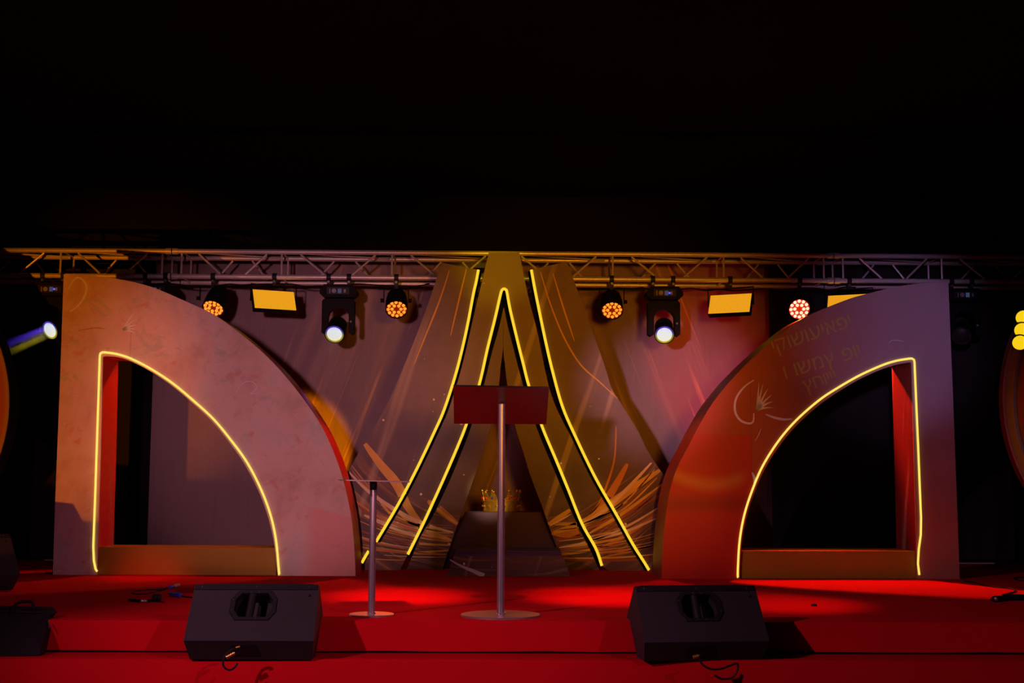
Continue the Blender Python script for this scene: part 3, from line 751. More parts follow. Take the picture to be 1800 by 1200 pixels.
py_ = AY + 0.62
pz1 = at(885, 899, py_).z
PD = thing('draped_pedestal', 'pedestal draped in dark plum cloth inside the A-shaped frame', 'pedestal', (at(885, 900, py_).x, py_, 0))
bm = B(); rows = []
for j in range(15):
    t = j / 14
    z = pz1 * (1 - t)
    row = []
    for k in range(64):
        a = 2 * math.pi * k / 64
        ca, sa = math.cos(a), math.sin(a)
        ex = 0.34 + 0.32 * t ** 1.3
        ey = 0.22 + 0.10 * t
        sq = (abs(ca) ** 5 + abs(sa) ** 5) ** (-1 / 5)
        wv = 1 + 0.035 * t * math.sin(9 * a + 1.2) + 0.02 * t * math.sin(17 * a)
        row.append(bm.verts.new((ex * ca * sq * wv, ey * sa * sq * wv, z)))
    rows.append(row)
for a, b in zip(rows, rows[1:]):
    for k in range(64): bm.faces.new((a[k], a[(k + 1) % 64], b[(k + 1) % 64], b[k]))
bm.faces.new(rows[0])
obj('drape', bm, M['cloth'], PD, True)
bm = B(); box(bm, -0.30, 0.30, -0.18, 0.18, 0, pz1 - 0.01); obj('stand', bm, M['black'], PD)

cw = 37.5 / F_PX * (py_ - 0.02)
CR = thing('crown', 'gold crown set with red, blue and green gems on the draped pedestal', 'crown', (at(881, 897, py_ - 0.02).x, py_ - 0.02, pz1 + 0.001))
ch = (at(880, 857, py_).z - at(880, 898, py_).z)
r0 = cw * 0.84
bm = B(); lathe(bm, [(r0, 0), (r0 + 0.004, 0.006), (r0 + 0.004, 0.014), (r0, 0.02), (r0 + 0.005, ch * 0.42), (r0 + 0.013, ch * 0.44), (r0 + 0.013, ch * 0.48), (r0 + 0.006, ch * 0.50), (r0 - 0.006, ch * 0.50), (r0 - 0.008, 0.02), (r0 - 0.008, 0.0), (r0, 0)], 48)
obj('band', bm, M['gold'], CR, True)
NP = 14
for k in range(NP):
    a = 2 * math.pi * (k + 0.4) / NP
    ca, sa = math.cos(a), math.sin(a)
    hgt = ch * (0.86 if k % 2 else 0.80)
    bm = B()
    pts = []
    for s in (-1, 1):
        for dz, rr, wq in ((ch * 0.49, r0 + 0.004, 0.030), (ch * 0.62, r0 + 0.007, 0.024), (ch * 0.74, r0 + 0.011, 0.012), (hgt, r0 + 0.014, 0.004)):
            pts.append((rr, s * wq, dz))
    L_, R_ = pts[:4], pts[4:][::-1]
    ring = [Vector((q[0] * ca - q[1] * sa, q[0] * sa + q[1] * ca, q[2])) for q in L_ + R_]
    f1 = [bm.verts.new(v) for v in ring]
    f2 = [bm.verts.new(v - Vector((ca, sa, 0)) * 0.008) for v in ring]
    bm.faces.new(f1); bm.faces.new(f2[::-1])
    for i in range(8): bm.faces.new((f1[i], f1[(i + 1) % 8], f2[(i + 1) % 8], f2[i]))
    pt = obj('point', bm, M['gold'], CR)
    rr = r0 + 0.012
    bm = B(); ball(bm, (rr * ca, rr * sa, hgt + 0.008), 0.0115); obj('finial', bm, M['gold'], pt, True)
    rr = r0 + 0.008
    bm = B(); ball(bm, (rr * ca, rr * sa, ch * 0.58), 0.011, 8, 4); tag(obj('gem', bm, M[('ruby', 'sapphire', 'emerald', 'ruby')[k % 4]], pt, True), ('red gem', 'blue gem', 'green gem', 'red gem')[k % 4])
    rr = r0 + 0.003
    bm = B(); ball(bm, (rr * math.cos(a + 0.22), rr * math.sin(a + 0.22), ch * 0.24), 0.012, 8, 4); obj('boss', bm, M['gold'], CR, True)

# ------------------------------------------------------------------ lighting truss: three bolted sections of box truss
TY = 11.95
TD = 0.37
zt = at(900, 445.5, TY).z
zb = at(900, 489.5, TY).z
CH_R = 0.0235
def tx(px, dy=0): return at(px, 467, TY + dy).x
SEC = tx(1465) - tx(302)
def truss(x_start, label, verts, first):
    e = thing('truss_section', label, 'truss', (x_start, TY, zb), 0, 'bolted truss sections')
    hz = zt - zb
    for y in (0, TD):
        for z in (0, hz):
            bm = B(); tube(bm, [(0.004, y, z), (SEC - 0.004, y, z)], CH_R, 12); obj('chord', bm, M['alu'], e, True)
            for x in (0.03, SEC - 0.03):
                bm = B(); lathe(bm, [(0, -0.026), (CH_R + 0.007, -0.026), (CH_R + 0.007, 0.026), (0, 0.026)], 12, (0, 0, 0), Matrix.Translation((x, y, z)) @ Matrix.Rotation(R(90), 4, 'Y'))
                obj('end_coupler', bm, M['alu'], e, True)
    br = 0.0098
    for y in (0, TD):
        for vx in verts:
            bm = B(); tube(bm, [(vx, y, CH_R), (vx, y, hz - CH_R)], br, 8); obj('brace', bm, M['alu'], e, True)
        for a, b in zip(verts, verts[1:]):
            w_ = b - a
            if y == 0: segs = ((a + 0.17 * w_, hz - CH_R, a + 0.39 * w_, CH_R), (b - 0.15 * w_, hz - CH_R, b - 0.36 * w_, CH_R))
            else: segs = ((a + 0.43 * w_, hz - CH_R, a + 0.26 * w_, CH_R), (a + 0.63 * w_, hz - CH_R, a + 0.79 * w_, CH_R))
            for xa, za, xb, zb_ in segs:
                bm = B(); tube(bm, [(xa, y, za), (xb, y, zb_)], br, 8); obj('brace', bm, M['alu'], e, True)
    for vx in verts:
        for z in (0, hz):
            bm = B(); tube(bm, [(vx, CH_R, z), (vx, TD - CH_R, z)], br, 8); obj('brace', bm, M['alu'], e, True)
    for a, b in zip(verts, verts[1:]):
        bm = B(); tube(bm, [(a + 0.05, 0.02, hz), (b - 0.05, TD - 0.02, hz)], br, 8); obj('brace', bm, M['alu'], e, True)
    return e
x0 = tx(302)
vl = [tx(q) - x0 for q in (319, 495, 689, 883, 1077, 1272, 1448)]
truss(x0, 'aluminium box truss section in the middle, behind the A-shaped frame', vl, True)
truss(x0 - SEC, 'aluminium box truss section running off at the left edge', vl, False)
truss(x0 + SEC, 'aluminium box truss section running off at the right edge', vl, False)

def clamp(e, x, z_top, drop, name='clamp'):
    """hook clamp gripping the front lower chord; local z measured from the fixture origin"""
    bm = B()
    lathe(bm, [(CH_R + 0.001, -0.02), (CH_R + 0.012, -0.02), (CH_R + 0.012, 0.02), (CH_R + 0.001, 0.02), (CH_R + 0.001, -0.02)], 14, (0, 0, 0), Matrix.Translation((x, 0, z_top)) @ Matrix.Rotation(R(90), 4, 'Y'))
    box(bm, x - 0.016, x + 0.016, -0.016, 0.016, z_top - drop, z_top - CH_R - 0.004)
    c = obj(name, bm, M['fix2'], e, True)
    bm = B(); lathe(bm, [(0, 0), (0.012, 0), (0.012, 0.02), (0, 0.02)], 8, (0, 0, 0), Matrix.Translation((x, -0.016, z_top - 0.045)) @ Matrix.Rotation(R(90), 4, 'X')); obj('clamp_bolt', bm, M['chrome'], c, True)
    return c

def moving_head(px, lens_px, label, lit=True, led=False, aim=None):
    org = at(px, 489.5, TY)
    org.z = zb
    s = TY / F_PX                                  # metres per photograph pixel out here
    e = thing('moving_head_light', label, 'stage light', tuple(org), 0, 'moving head lights under the truss')
    for dx in (-19, 17): clamp(e, dx * s, 0, 0.075)
    # base box with chamfered ends
    z0, z1 = -15 * s, -38 * s
    bm = B()
    poly = [(-25 * s, z0), (25 * s, z0), (32.5 * s, z0 - 10 * s), (32.5 * s, z0 - 16 * s), (24 * s, z1), (-24 * s, z1), (-32.5 * s, z0 - 16 * s), (-32.5 * s, z0 - 10 * s)]
    slab(bm, poly, -0.10, 0.10)
    obj('base', bm, M['fix'], e)
    bm = B(); box(bm, -20 * s, 20 * s, -0.106, -0.1005, -33 * s, -20 * s, 0.002); pn = obj('control_panel', bm, M['fix2'], e)
    bm = B(); lathe(bm, [(0, 0), (4 * s, 0), (4 * s, 0.008), (0, 0.008)], 14, (0, 0, 0), Matrix.Translation((-7 * s, -0.1065, -27 * s)) @ Matrix.Rotation(R(90), 4, 'X')); obj('dial', bm, M['grey'], pn, True)
    bm = B(); box(bm, -0.5 * s, 6 * s, -0.108, -0.1065, -31 * s, -23 * s); obj('display', bm, M['screen'], pn)
    bm = B(); box(bm, 10 * s, 13.5 * s, -0.108, -0.1065, -30 * s, -24 * s); obj('button', bm, M['grey'], pn)
    bm = B(); box(bm, -15 * s, -13.5 * s, -0.108, -0.1065, -31 * s, -23 * s); obj('button', bm, M['grey'], pn)
    if led:
        bm = B(); ball(bm, (8 * s, -0.109, -27 * s), 1.8 * s, 8, 4); tag(obj('indicator', bm, M['blue_led'], pn, True), 'blue indicator light')
    # yoke with an arched inside
    yt, yb = -39.5 * s, -99 * s
    o2 = [(-29 * s, yb), (-29 * s, yt - 4 * s), (-26 * s, yt), (25 * s, yt), (28 * s, yt - 4 * s), (28 * s, yb), (24 * s, yb - 3 * s), (18.5 * s, yb)]
    inn = [(18.5 * s * math.cos(R(a)), yt - 32 * s + 17 * s * math.sin(R(a))) for a in range(0, 181, 15)]
    bm = B(); slab(bm, o2 + inn + [(-18.5 * s, yb), (-24 * s, yb - 3 * s)], -0.055, 0.055); obj('yoke', bm, M['fix'], e)
    # head: barrel aimed out of the picture
    lp = at(lens_px[0], lens_px[1], TY - 0.20)
    piv = Vector((0, 0, -80 * s))
    lens = Vector((lp.x - org.x, lp.y - org.y, lp.z - org.z))
    d = Vector(aim).normalized() if aim else (lens - piv).normalized()
    mt = Matrix.Translation(lens) @ frame_to(d)
    bm = B(); r = 17.5 * s
    lathe(bm, [(0, -0.235), (r * 0.60, -0.23), (r * 0.80, -0.20), (r * 0.86, -0.12), (r * 0.97, -0.07), (r, -0.03), (r * 1.02, 0.0), (r * 0.93, 0.0), (r * 0.9, -0.03), (0, -0.03)], 28, (0, 0, 0), mt)
    hd = obj('head', bm, M['fix'], e, True)
    for k in range(5):
        bm = B(); lathe(bm, [(r * 0.80, 0), (r * 0.90, 0), (r * 0.90, 0.006), (r * 0.80, 0.006)], 24, (0, 0, -0.195 + 0.018 * k), mt); obj('cooling_fin', bm, M['fix'], hd, True)
    bm = B(); lathe(bm, [(r * 0.76, 0.0), (r * 0.92, 0.0)], 28)
    o = obj('lens_rim', bm, M['rim'] if lit else M['fix2'], hd, True); o.matrix_local = mt @ Matrix.Translation((0, 0, 0.002))
    bm = B(); lathe(bm, [(r * 0.77, 0), (r * 0.6, 0.008), (r * 0.3, 0.014), (0, 0.016)], 28)
    o = obj('lens', bm, M['lens'] if lit else M['fix2'], hd, True); o.matrix_local = mt
    bm = B(); ball(bm, (22 * s, -0.06, -80 * s), 2.2 * s, 8, 4); obj('pivot_bolt', bm, M['grey'], e, True)
    return e, org + lens, d
MH = [moving_head(95, (88, 580), 'moving head light with a visible beam, leftmost beside the pink arch', True, True, (-0.44, -0.82, -0.42)),
      moving_head(597, (588, 587), 'moving head light with bright lens between two orange par lights and amber panel', True),
      moving_head(1166, (1168, 588), 'moving head light with bright lens right of the A-shaped frame', True, True),
      moving_head(275, (283, 592), 'unlit moving head light mostly hidden behind the pink arch', False),
      moving_head(1690, (1690, 590), 'unlit moving head light in the dark beside the crimson arch', False)]

def par_light(px, lens_px, tilt, yaw, label, lm, rm, lamp):
    org = at(px, 489.5, TY); org.z = zb
    s = TY / F_PX
    e = thing('par_light', label, 'stage light', tuple(org), 0, 'round LED par lights under the truss')
    clamp(e, 0, 0, 0.10)
    lp = at(lens_px[0], lens_px[1], TY - 0.10)
    lens = lp - org
    d = Vector((math.sin(yaw) * math.cos(tilt), -math.cos(yaw) * math.cos(tilt), -math.sin(tilt)))
    mt = Matrix.Translation(lens) @ frame_to(d)
    r = 19.5 * s
    bm = B(); lathe(bm, [(0, -0.25), (r * 0.62, -0.245), (r * 0.86, -0.20), (r * 0.98, -0.12), (r, -0.03), (r * 1.0, 0.012), (r * 0.94, 0.012), (r * 0.93, -0.004), (0, -0.004)], 28, (0, 0, 0), mt)
    can = obj('can', bm, M['fix'], e, True)
    bm = B(); lathe(bm, [(0, 0), (r * 0.93, 0)], 28, (0, 0, -0.002), mt); obj('reflector', bm, rm, can)
    for n, rr, off in ((12, 0.745, 0.13), (6, 0.40, 0.0)):
        for k in range(n):
            a = 2 * math.pi * (k + off) / n
            bm = B(); ball(bm, (r * rr * math.cos(a), r * rr * math.sin(a), 0.0), r * 0.158, 8, 4)
            for v in bm.verts: v.co = mt @ v.co
            obj('led_lens', bm, lm, can, True)
    # double bracket: two arms and a cross bar under the clamp
    piv = mt @ Vector((0, 0, -0.13))
    top = -0.085
    for sgn in (-1, 1):
        bm = B(); box(bm, sgn * (r + 0.012) - 0.004, sgn * (r + 0.012) + 0.004, piv.y - 0.012, piv.y + 0.012, piv.z - 0.02, top); 
        obj('bracket_arm', bm, M['fix'], e)
        bm = B(); lathe(bm, [(0, 0), (0.018, 0), (0.018, 0.025), (0, 0.025)], 10, (0, 0, 0), Matrix.Translation((sgn * (r + 0.016), piv.y, piv.z)) @ Matrix.Rotation(R(90 * sgn), 4, 'Y')); obj('bracket_knob', bm, M['fix'], e, True)
    bm = B(); box(bm, -r - 0.016, r + 0.016, min(piv.y, 0) - 0.012, max(piv.y, 0) + 0.012, top - 0.006, top); obj('bracket_bar', bm, M['fix'], e)
    lo = mt @ Vector((0, 0, 0.03)) + org
    l = spot('par_lamp', lo, lo + d, lamp[0], lamp[1], lamp[2], 0.45, 0.05)
    return e
par_light(375, (375, 541), R(50), R(-12), 'orange LED par light just above the pink arch curve', M['par_or'], M['par_ring'], (90, (1.0, 0.16, 0.02), 58))
par_light(697, (697, 543), R(44), R(4), 'orange LED par light between bright moving head and left printed panel', M['par_or'], M['par_ring'], (130, (1.0, 0.10, 0.02), 46))
par_light(1075, (1076, 545), R(44), R(-2), 'orange LED par light just right of the A-shaped frame', M['par_or'], M['par_ring'], (130, (1.0, 0.10, 0.02), 46))
par_light(1405, (1405, 543), R(24), R(-2), 'white-hot LED par light with red halo above the crimson arch', M['par_wh'], M['par_ring2'], (700, (1.0, 0.06, 0.01), 76))

def led_panel(px, ctr, tilt, yaw, label, clamp_px):
    org = at(clamp_px, 489.5, TY); org.z = zb
    s = TY / F_PX
    e = thing('led_panel_light', label, 'stage light', tuple(org), 0, 'amber LED panel lights under the truss')
    c = at(ctr[0], ctr[1], TY - 0.06) - org
    mt = Matrix.Translation(c) @ Matrix.Rotation(yaw, 4, 'Z') @ Matrix.Rotation(tilt, 4, 'X')
    w2, h2 = 37 * s, 19.5 * s
    bm = B(); box(bm, -w2 - 0.005, w2 + 0.005, 0.002, 0.06, -h2 - 0.005, h2 + 0.005, 0.003, mt); hs = obj('housing', bm, M['fix'], e, True)
    bm = B(); box(bm, -w2, w2, -0.003, 0.0015, -h2, h2)
    o = obj('led_matrix', bm, M['led'], hs); o.matrix_local = mt
    for k in range(6):
        bm = B(); box(bm, -w2 * 0.8, w2 * 0.8, 0.06, 0.08, -h2 + 0.02 + k * 0.03, -h2 + 0.026 + k * 0.03, 0, mt); obj('heat_fin', bm, M['fix'], hs)
    clamp(e, 0, 0, 0.08)
    for sgn in (-1, 1):
        a = mt @ Vector((sgn * (w2 + 0.02), 0.035, 0))
        bm = B(); tube(bm, [tuple(a), (a.x, a.y, -0.08), (0, 0, -0.08)], 0.007, 6); obj('bracket_arm', bm, M['fix'], e, True)
    return e
led_panel(482, (482.5, 527), R(-28), R(25), 'amber LED panel light left of the bright moving head', 483)
led_panel(1283, (1283, 533.5), R(-28), R(-25), 'amber LED panel light to the right of the A-shaped frame', 1283)
led_panel(1490, (1492, 534), R(-28), R(-24), 'amber LED panel light half hidden by the crimson arch curve', 1492)

# cable run lying along the lower chords
bm = B()
rnd = random.Random(4)
pts = [tuple(at(q, 500 + rnd.uniform(-2.0, 3.5), TY + 0.12)) for q in range(205, 765, 22)]
tube(bm, smooth(pts, 3), 0.007, 5)
tag(obj('power_cable', bm, M['rubber'], None, True), 'thin black power cable strung under the truss left of the A-shaped frame', 'cable')
bm = B()
pts = [tuple(at(q, 507 + rnd.uniform(-2.0, 4), TY + 0.12)) for q in range(1020, 1520, 22)]
tube(bm, smooth(pts, 3), 0.007, 5)
tag(obj('power_cable', bm, M['rubber'], None, True), 'thin black power cable strung under the truss right of the A-shaped frame', 'cable')

# ------------------------------------------------------------------ round panels at both edges
def disc_mat(name, x_sign):
    g = G(name)
    v = g.co(); x, y, z = g.xyz(v)
    d = g.math('SQRT', g.math('ADD', g.math('MULTIPLY', x, x), g.math('MULTIPLY', z, z)))
    c = g.ramp(g.math('DIVIDE', d, 1.45), [(0.0, (0.30, 0.12, 0.03)), (0.84, (0.26, 0.022, 0.008)), (0.88, (0.26, 0.07, 0.008)), (0.905, (0.30, 0.20, 0.02)), (0.935, (0.28, 0.20, 0.03)), (0.95, (0.18, 0.12, 0.09)), (0.962, (0.24, 0.05, 0.012)), (1.0, (0.24, 0.045, 0.012))])
    if x_sign > 0: c = g.mix(1.0, c, (2.0, 2.0, 2.0), 'MULTIPLY')  # same print doubled at right: stronger light put into its colour
    return g.done(c, 0.45, 0, 0.35)
def disc(name, label, edge_px, cy, sgn, Y, m, depth, side_m):
    c = at(edge_px, cy, Y)
    rad = c.z
    e = thing(name, label, 'stage disc', (c.x + sgn * rad, Y, 0))
    bm = B(); lathe(bm, [(0, 0), (rad - 0.008, 0), (rad, 0.008), (rad, 0.02), (0, 0.02)], 96, (0, 0, 0), Matrix.Rotation(R(-90), 4, 'X'))
    o = obj('printed_face', bm, m, e, True); o.location = (0, 0, rad)
    bm = B(); lathe(bm, [(0, 0.0201), (rad, 0.0201), (rad, depth), (0, depth)], 96, (0, 0, 0), Matrix.Rotation(R(-90), 4, 'X'))
    o = obj('drum_side', bm, side_m, e, True); o.location = (0, 0, rad)
    bm = B(); lathe(bm, [(rad * 0.93, 0.0), (rad * 0.945, 0.0), (rad * 0.945, 0.012), (rad * 0.93, 0.012), (rad * 0.93, 0)], 96, (0, 0, 0), Matrix.Rotation(R(90), 4, 'X'))
    o = obj('edge_bead', bm, M['grey'], e, True); o.location = (0, 0, rad)
    return e
disc('stage_disc', 'orange round stage disc cut off by the left edge', 15, 716, -1, 10.4, disc_mat('disc_print', -1), 0.22, M['black'])
disc('stage_disc.001', 'red round stage disc with gold rim cut off by the right edge', 1764, 708, 1, 10.4, disc_mat('disc_print_brightened', 1), 0.10, M['side_r'])

BL = thing('blinder_light', 'yellow blinder light with stacked lamps at the right edge above the red disc', 'stage light', tuple(at(1806, 580, 10.1)))
o0 = BL.location.copy()
bm = B(); box(bm, -0.015, 0.13, 0.03, 0.12, -0.15, 0.15, 0.01); obj('housing', bm, M['fix'], BL, True)
for k, (qx, qy) in enumerate(((1799, 558), (1796.5, 580), (1793, 602))):
    c = at(qx, qy, 10.1) - o0
    bm = B(); lathe(bm, [(0.058, 0), (0.05, -0.01), (0.03, -0.018), (0, -0.02)], 18, (0, 0, 0), Matrix.Translation(c) @ Matrix.Rotation(R(-70), 4, 'X') @ Matrix.Rotation(R(15), 4, 'Y'))
    lp = obj('lamp', bm, M['blinder'], BL, True)
    bm = B(); lathe(bm, [(0.058, -0.004), (0.064, -0.004), (0.064, 0.04), (0.02, 0.06)], 18, (0, 0, 0), Matrix.Translation(c) @ Matrix.Rotation(R(-70), 4, 'X') @ Matrix.Rotation(R(15), 4, 'Y')); obj('lamp_cup', bm, M['fix'], lp, True)
bm = B(); tube(bm, [(0.08, 0.1, 0.12), (0.08, 0.1, zt - o0.z)], 0.016, 8); obj('drop_pole', bm, M['fix'], BL, True)

# ------------------------------------------------------------------ lectern and side table
b = ground(880, 1082)
LE = thing('lectern', 'steel lectern with tilted dark red plate on a slim pole', 'lectern', tuple(b))
lb = 69 / F_PX * b.y
bm = B(); lathe(bm, [(0, 0), (lb, 0), (lb, 0.007), (lb - 0.003, 0.010), (0, 0.010)], 64); obj('base_plate', bm, M['steel'], LE, True)
pr = 6.4 / F_PX * b.y
ptop = at(880, 710, b.y).z
bm = B(); lathe(bm, [(pr + 0.006, 0.010), (pr + 0.006, 0.016), (pr, 0.018), (pr, ptop), (0, ptop)], 24); obj('pole', bm, M['steel'], LE, True)
cA, cB = at(797, 679, b.y - 0.13), at(965, 682, b.y - 0.13)
dB, dA = at(960, 745.5, b.y + 0.15), at(798, 744.5, b.y + 0.15)
bm = B()
loc = Vector(b)
q = [v - loc for v in (cA, cB, dB, dA)]
nrm = (q[1] - q[0]).cross(q[3] - q[0]).normalized()
if nrm.z < 0: nrm = -nrm
vs = [bm.verts.new(v) for v in q]; vt = [bm.verts.new(v + nrm * 0.012) for v in q]
bm.faces.new(vs); bm.faces.new(vt[::-1])
for i in range(4): bm.faces.new((vs[i], vs[(i + 1) % 4], vt[(i + 1) % 4], vt[i]))
obj('reading_plate', bm, M['plate'], LE)
bm = B()
le = (q[3] + q[2]) / 2; dv = (q[2] - q[3]).normalized(); hl = (q[2] - q[3]).length / 2
vs2 = [le - dv * hl, le + dv * hl]
upn = nrm
a0, a1 = vs2[0] + upn * 0.012, vs2[1] + upn * 0.012
back = (q[3] - q[0]).normalized()
ring = []
for pp in (a0, a1):
    ring.append([bm.verts.new(pp), bm.verts.new(pp - back * 0.006), bm.verts.new(pp - back * 0.006 + upn * 0.025), bm.verts.new(pp + upn * 0.025)])
for i in range(4): bm.faces.new((ring[0][i], ring[0][(i + 1) % 4], ring[1][(i + 1) % 4], ring[1][i]))
bm.faces.new(ring[0]); bm.faces.new(ring[1][::-1])
obj('book_lip', bm, M['plate'], LE)

b2 = ground(653, 1081)
TB = thing('side_table', 'small steel side table with thin square top on a slim pole', 'table', tuple(b2))
tb = 39 / F_PX * b2.y
bm = B(); lathe(bm, [(0, 0), (tb, 0), (tb, 0.006), (tb - 0.003, 0.009), (0, 0.009)], 48); obj('base_plate', bm, M['steel'], TB, True)
tz = at(655, 845.5, b2.y).z
pr2 = 6.0 / F_PX * b2.y
bm = B(); lathe(bm, [(pr2 + 0.005, 0.009), (pr2 + 0.005, 0.014), (pr2, 0.016), (pr2, tz - 0.05), (0, tz - 0.05)], 24); obj('pole', bm, M['steel'], TB, True)
bm = B(); lathe(bm, [(pr2, tz - 0.049), (pr2 + 0.001, tz - 0.02), (pr2 + 0.001, tz - 0.001), (0, tz - 0.001)], 20); tag(obj('pole_collar', bm, M['fix'], TB, True), 'black collar under the top')
bm = B()
tw = 55 / F_PX * b2.y
mt = Matrix.Translation((0.0, 0, tz + 0.002)) @ Matrix.Rotation(R(1.2), 4, 'Y') @ Matrix.Rotation(R(14), 4, 'Z')
box(bm, -tw, tw, -tw * 0.9, tw * 0.9, -0.0035, 0.0035, 0.001, mt); obj('top', bm, M['steel'], TB)

# ------------------------------------------------------------------ floor monitors
def monitor(name, label, loc, rz, cab, scale=1.0, group='black wedge monitors on the step'):
    e = thing(name, label, 'loudspeaker', loc, rz, group)
    e.scale = (scale,) * 3
    #      half-width, y, z  : bottom front, belly, top, back top of grille, back low, bottom back
    sec = [(0.314, 0.03, 0.0), (0.331, -0.055, 0.105), (0.327, 0.165, 0.372), (0.325, 0.205, 0.365), (0.325, 0.385, 0.185), (0.325, 0.31, 0.18), (0.314, 0.19, 0.0)]
    bm = B()
    Lv = [bm.verts.new((-h, y, z)) for h, y, z in sec]; Rv = [bm.verts.new((h, y, z)) for h, y, z in sec]
    n = len(sec)
    bm.faces.new(Lv); bm.faces.new(Rv[::-1])
    for i in range(n):
        if i == 1: continue
        j = (i + 1) % n
        bm.faces.new((Lv[i], Rv[i], Rv[j], Lv[j]))
    # rear panel with the handle opening cut in it
    def rp(u, v):
        h = 0.331 + (0.327 - 0.331) * v
        return Vector((u * h, -0.055 + 0.22 * v, 0.105 + 0.267 * v))
    nn = Vector((0, -0.267, 0.22)).normalized()
    cxu, cv, au, av, ch_ = -0.005, 0.615, 0.30, 0.215, 0.45
    octo = [(cxu + au, cv - av * ch_), (cxu + au, cv + av * ch_), (cxu + au * 0.72, cv + av), (cxu - au * 0.72, cv + av), (cxu - au, cv + av * ch_), (cxu - au, cv - av * ch_), (cxu - au * 0.72, cv - av), (cxu + au * 0.72, cv - av)]
    ov = [bm.verts.new(rp(u, v)) for u, v in octo]
    iv = [bm.verts.new(rp(u, v) - nn * 0.085) for u, v in octo]
    pv = [Rv[1], Rv[2], Rv[2], Lv[2], Lv[2], Lv[1], Lv[1], Rv[1]]
    for i in range(8):
        j = (i + 1) % 8
        f = [ov[i], ov[j], pv[j], pv[i]] if pv[i] is not pv[j] else [ov[i], ov[j], pv[i]]
        bm.faces.new(f)
        bm.faces.new((ov[i], iv[i], iv[j], ov[j]))
    bm.faces.new(iv)
    obj('cabinet', bm, cab, e)
    # handle frame
    bm = B()
    def ringv(k, off): return [bm.verts.new(rp(cxu + (u - cxu) * k, cv + (v - cv) * k) + nn * off) for u, v in octo]
    a, b_, c, d = ringv(1.24, 0.0005), ringv(1.20, 0.007), ringv(0.98, 0.007), ringv(0.96, -0.02)
    for s1, s2 in ((a, b_), (b_, c), (c, d)):
        for i in range(8): bm.faces.new((s1[i], s1[(i + 1) % 8], s2[(i + 1) % 8], s2[i]))
    hp = obj('handle_frame', bm, M['cab_d'], e)
    for u, v in ((0.2, 1.16), (-0.2, 1.16), (0.2, -1.16), (-0.2, -1.16), (0.72, 0.55), (-0.72, 0.55), (0.72, -0.55), (-0.72, -0.55)):
        c_ = rp(cxu + u * 0.32 * (1.0 if abs(u) < .5 else 1.45), cv + v * av * (0.94 if abs(v) > 1 else 0.8)) + nn * 0.006
        bm = B(); ball(bm, c_, 0.0042, 6, 4); obj('screw', bm, M['screw'], hp, True)
    bm = B(); tube(bm, [rp(-0.06, cv - av * 0.97) - nn * 0.014, rp(-0.045, cv + av * 0.97) - nn * 0.014], 0.021, 10); tag(obj('handle_bar', bm, M['cab_d'], e, True))
    # strip along the top with three screws, and a knob
    bm = B()
    g4 = [rp(-0.985, 0.895), rp(0.975, 0.895), rp(0.975, 0.985), rp(-0.985, 0.985)]
    A = [bm.verts.new(v + nn * 0.0005) for v in g4]; Bv = [bm.verts.new(v + nn * 0.006) for v in g4]
    bm.faces.new(Bv)
    for i in range(4): bm.faces.new((A[i], A[(i + 1) % 4], Bv[(i + 1) % 4], Bv[i]))
    st = obj('grille_edge', bm, M['cab_d'], e)
    for u in (-0.87, 0.0, 0.85):
        bm = B(); ball(bm, rp(u, 0.94) + nn * 0.006, 0.005, 6, 4); obj('screw', bm, M['screw'], st, True)
    bm = B(); ball(bm, rp(0.86, 0.80), 0.009, 8, 4); obj('socket', bm, M['hole'], e, True)
    # grille on the performers' side
    bm = B()
    v4 = [Vector((-0.29, 0.215, 0.362)), Vector((0.29, 0.215, 0.362)), Vector((0.285, 0.378, 0.199)), Vector((-0.285, 0.378, 0.199))]
    gn = Vector((0, 1, 1)).normalized()
    A = [bm.verts.new(v + gn * 0.001) for v in v4]; Bv = [bm.verts.new(v + gn * 0.012) for v in v4]
    bm.faces.new(Bv)
    for i in range(4): bm.faces.new((A[i], A[(i + 1) % 4], Bv[(i + 1) % 4], Bv[i]))
    obj('grille', bm, M['cab_d'], e)
    # connector recess on the lower face
    ln = Vector((0, -0.105, -0.085)).normalized()
    def lf(x, v): return Vector((x, 0.03 - 0.085 * v, 0.105 * v))
    bm = B()
    v4 = [lf(-0.10, 0.25), lf(0.05, 0.25), lf(0.03, 0.82), lf(-0.09, 0.82)]
    A = [bm.verts.new(v + ln * 0.0005) for v in v4]; Bv = [bm.verts.new(v + ln * 0.004) for v in v4]
    bm.faces.new(Bv)
    for i in range(4): bm.faces.new((A[i], A[(i + 1) % 4], Bv[(i + 1) % 4], Bv[i]))
    obj('connector_plate', bm, M['hole'], e)
    return e
ml = ground(436, 1163.5, STEP_Z)
mr = ground(1244, 1166.5, STEP_Z)
yml = min(ml.y, STEP_Y + 0.0); 
monitor('wedge_monitor', 'black wedge monitor speaker on the red step, left of the side table', (ml.x - 0.002, STEP_Y - 0.045, STEP_Z + 0.001), R(0.5), M['cab'])
monitor('wedge_monitor.001', 'black wedge monitor speaker on the red step, in front of the crimson arch', (mr.x, STEP_Y - 0.035, STEP_Z + 0.001), R(7), M['cab'])
b3 = ground(2, 1047)
MB = monitor('wedge_monitor.002', 'black wedge monitor speaker standing on the stage, cut off at the left edge', (b3.x - 0.32, b3.y + 0.25, 0.001), R(40), M['cab'], 1.0, None)

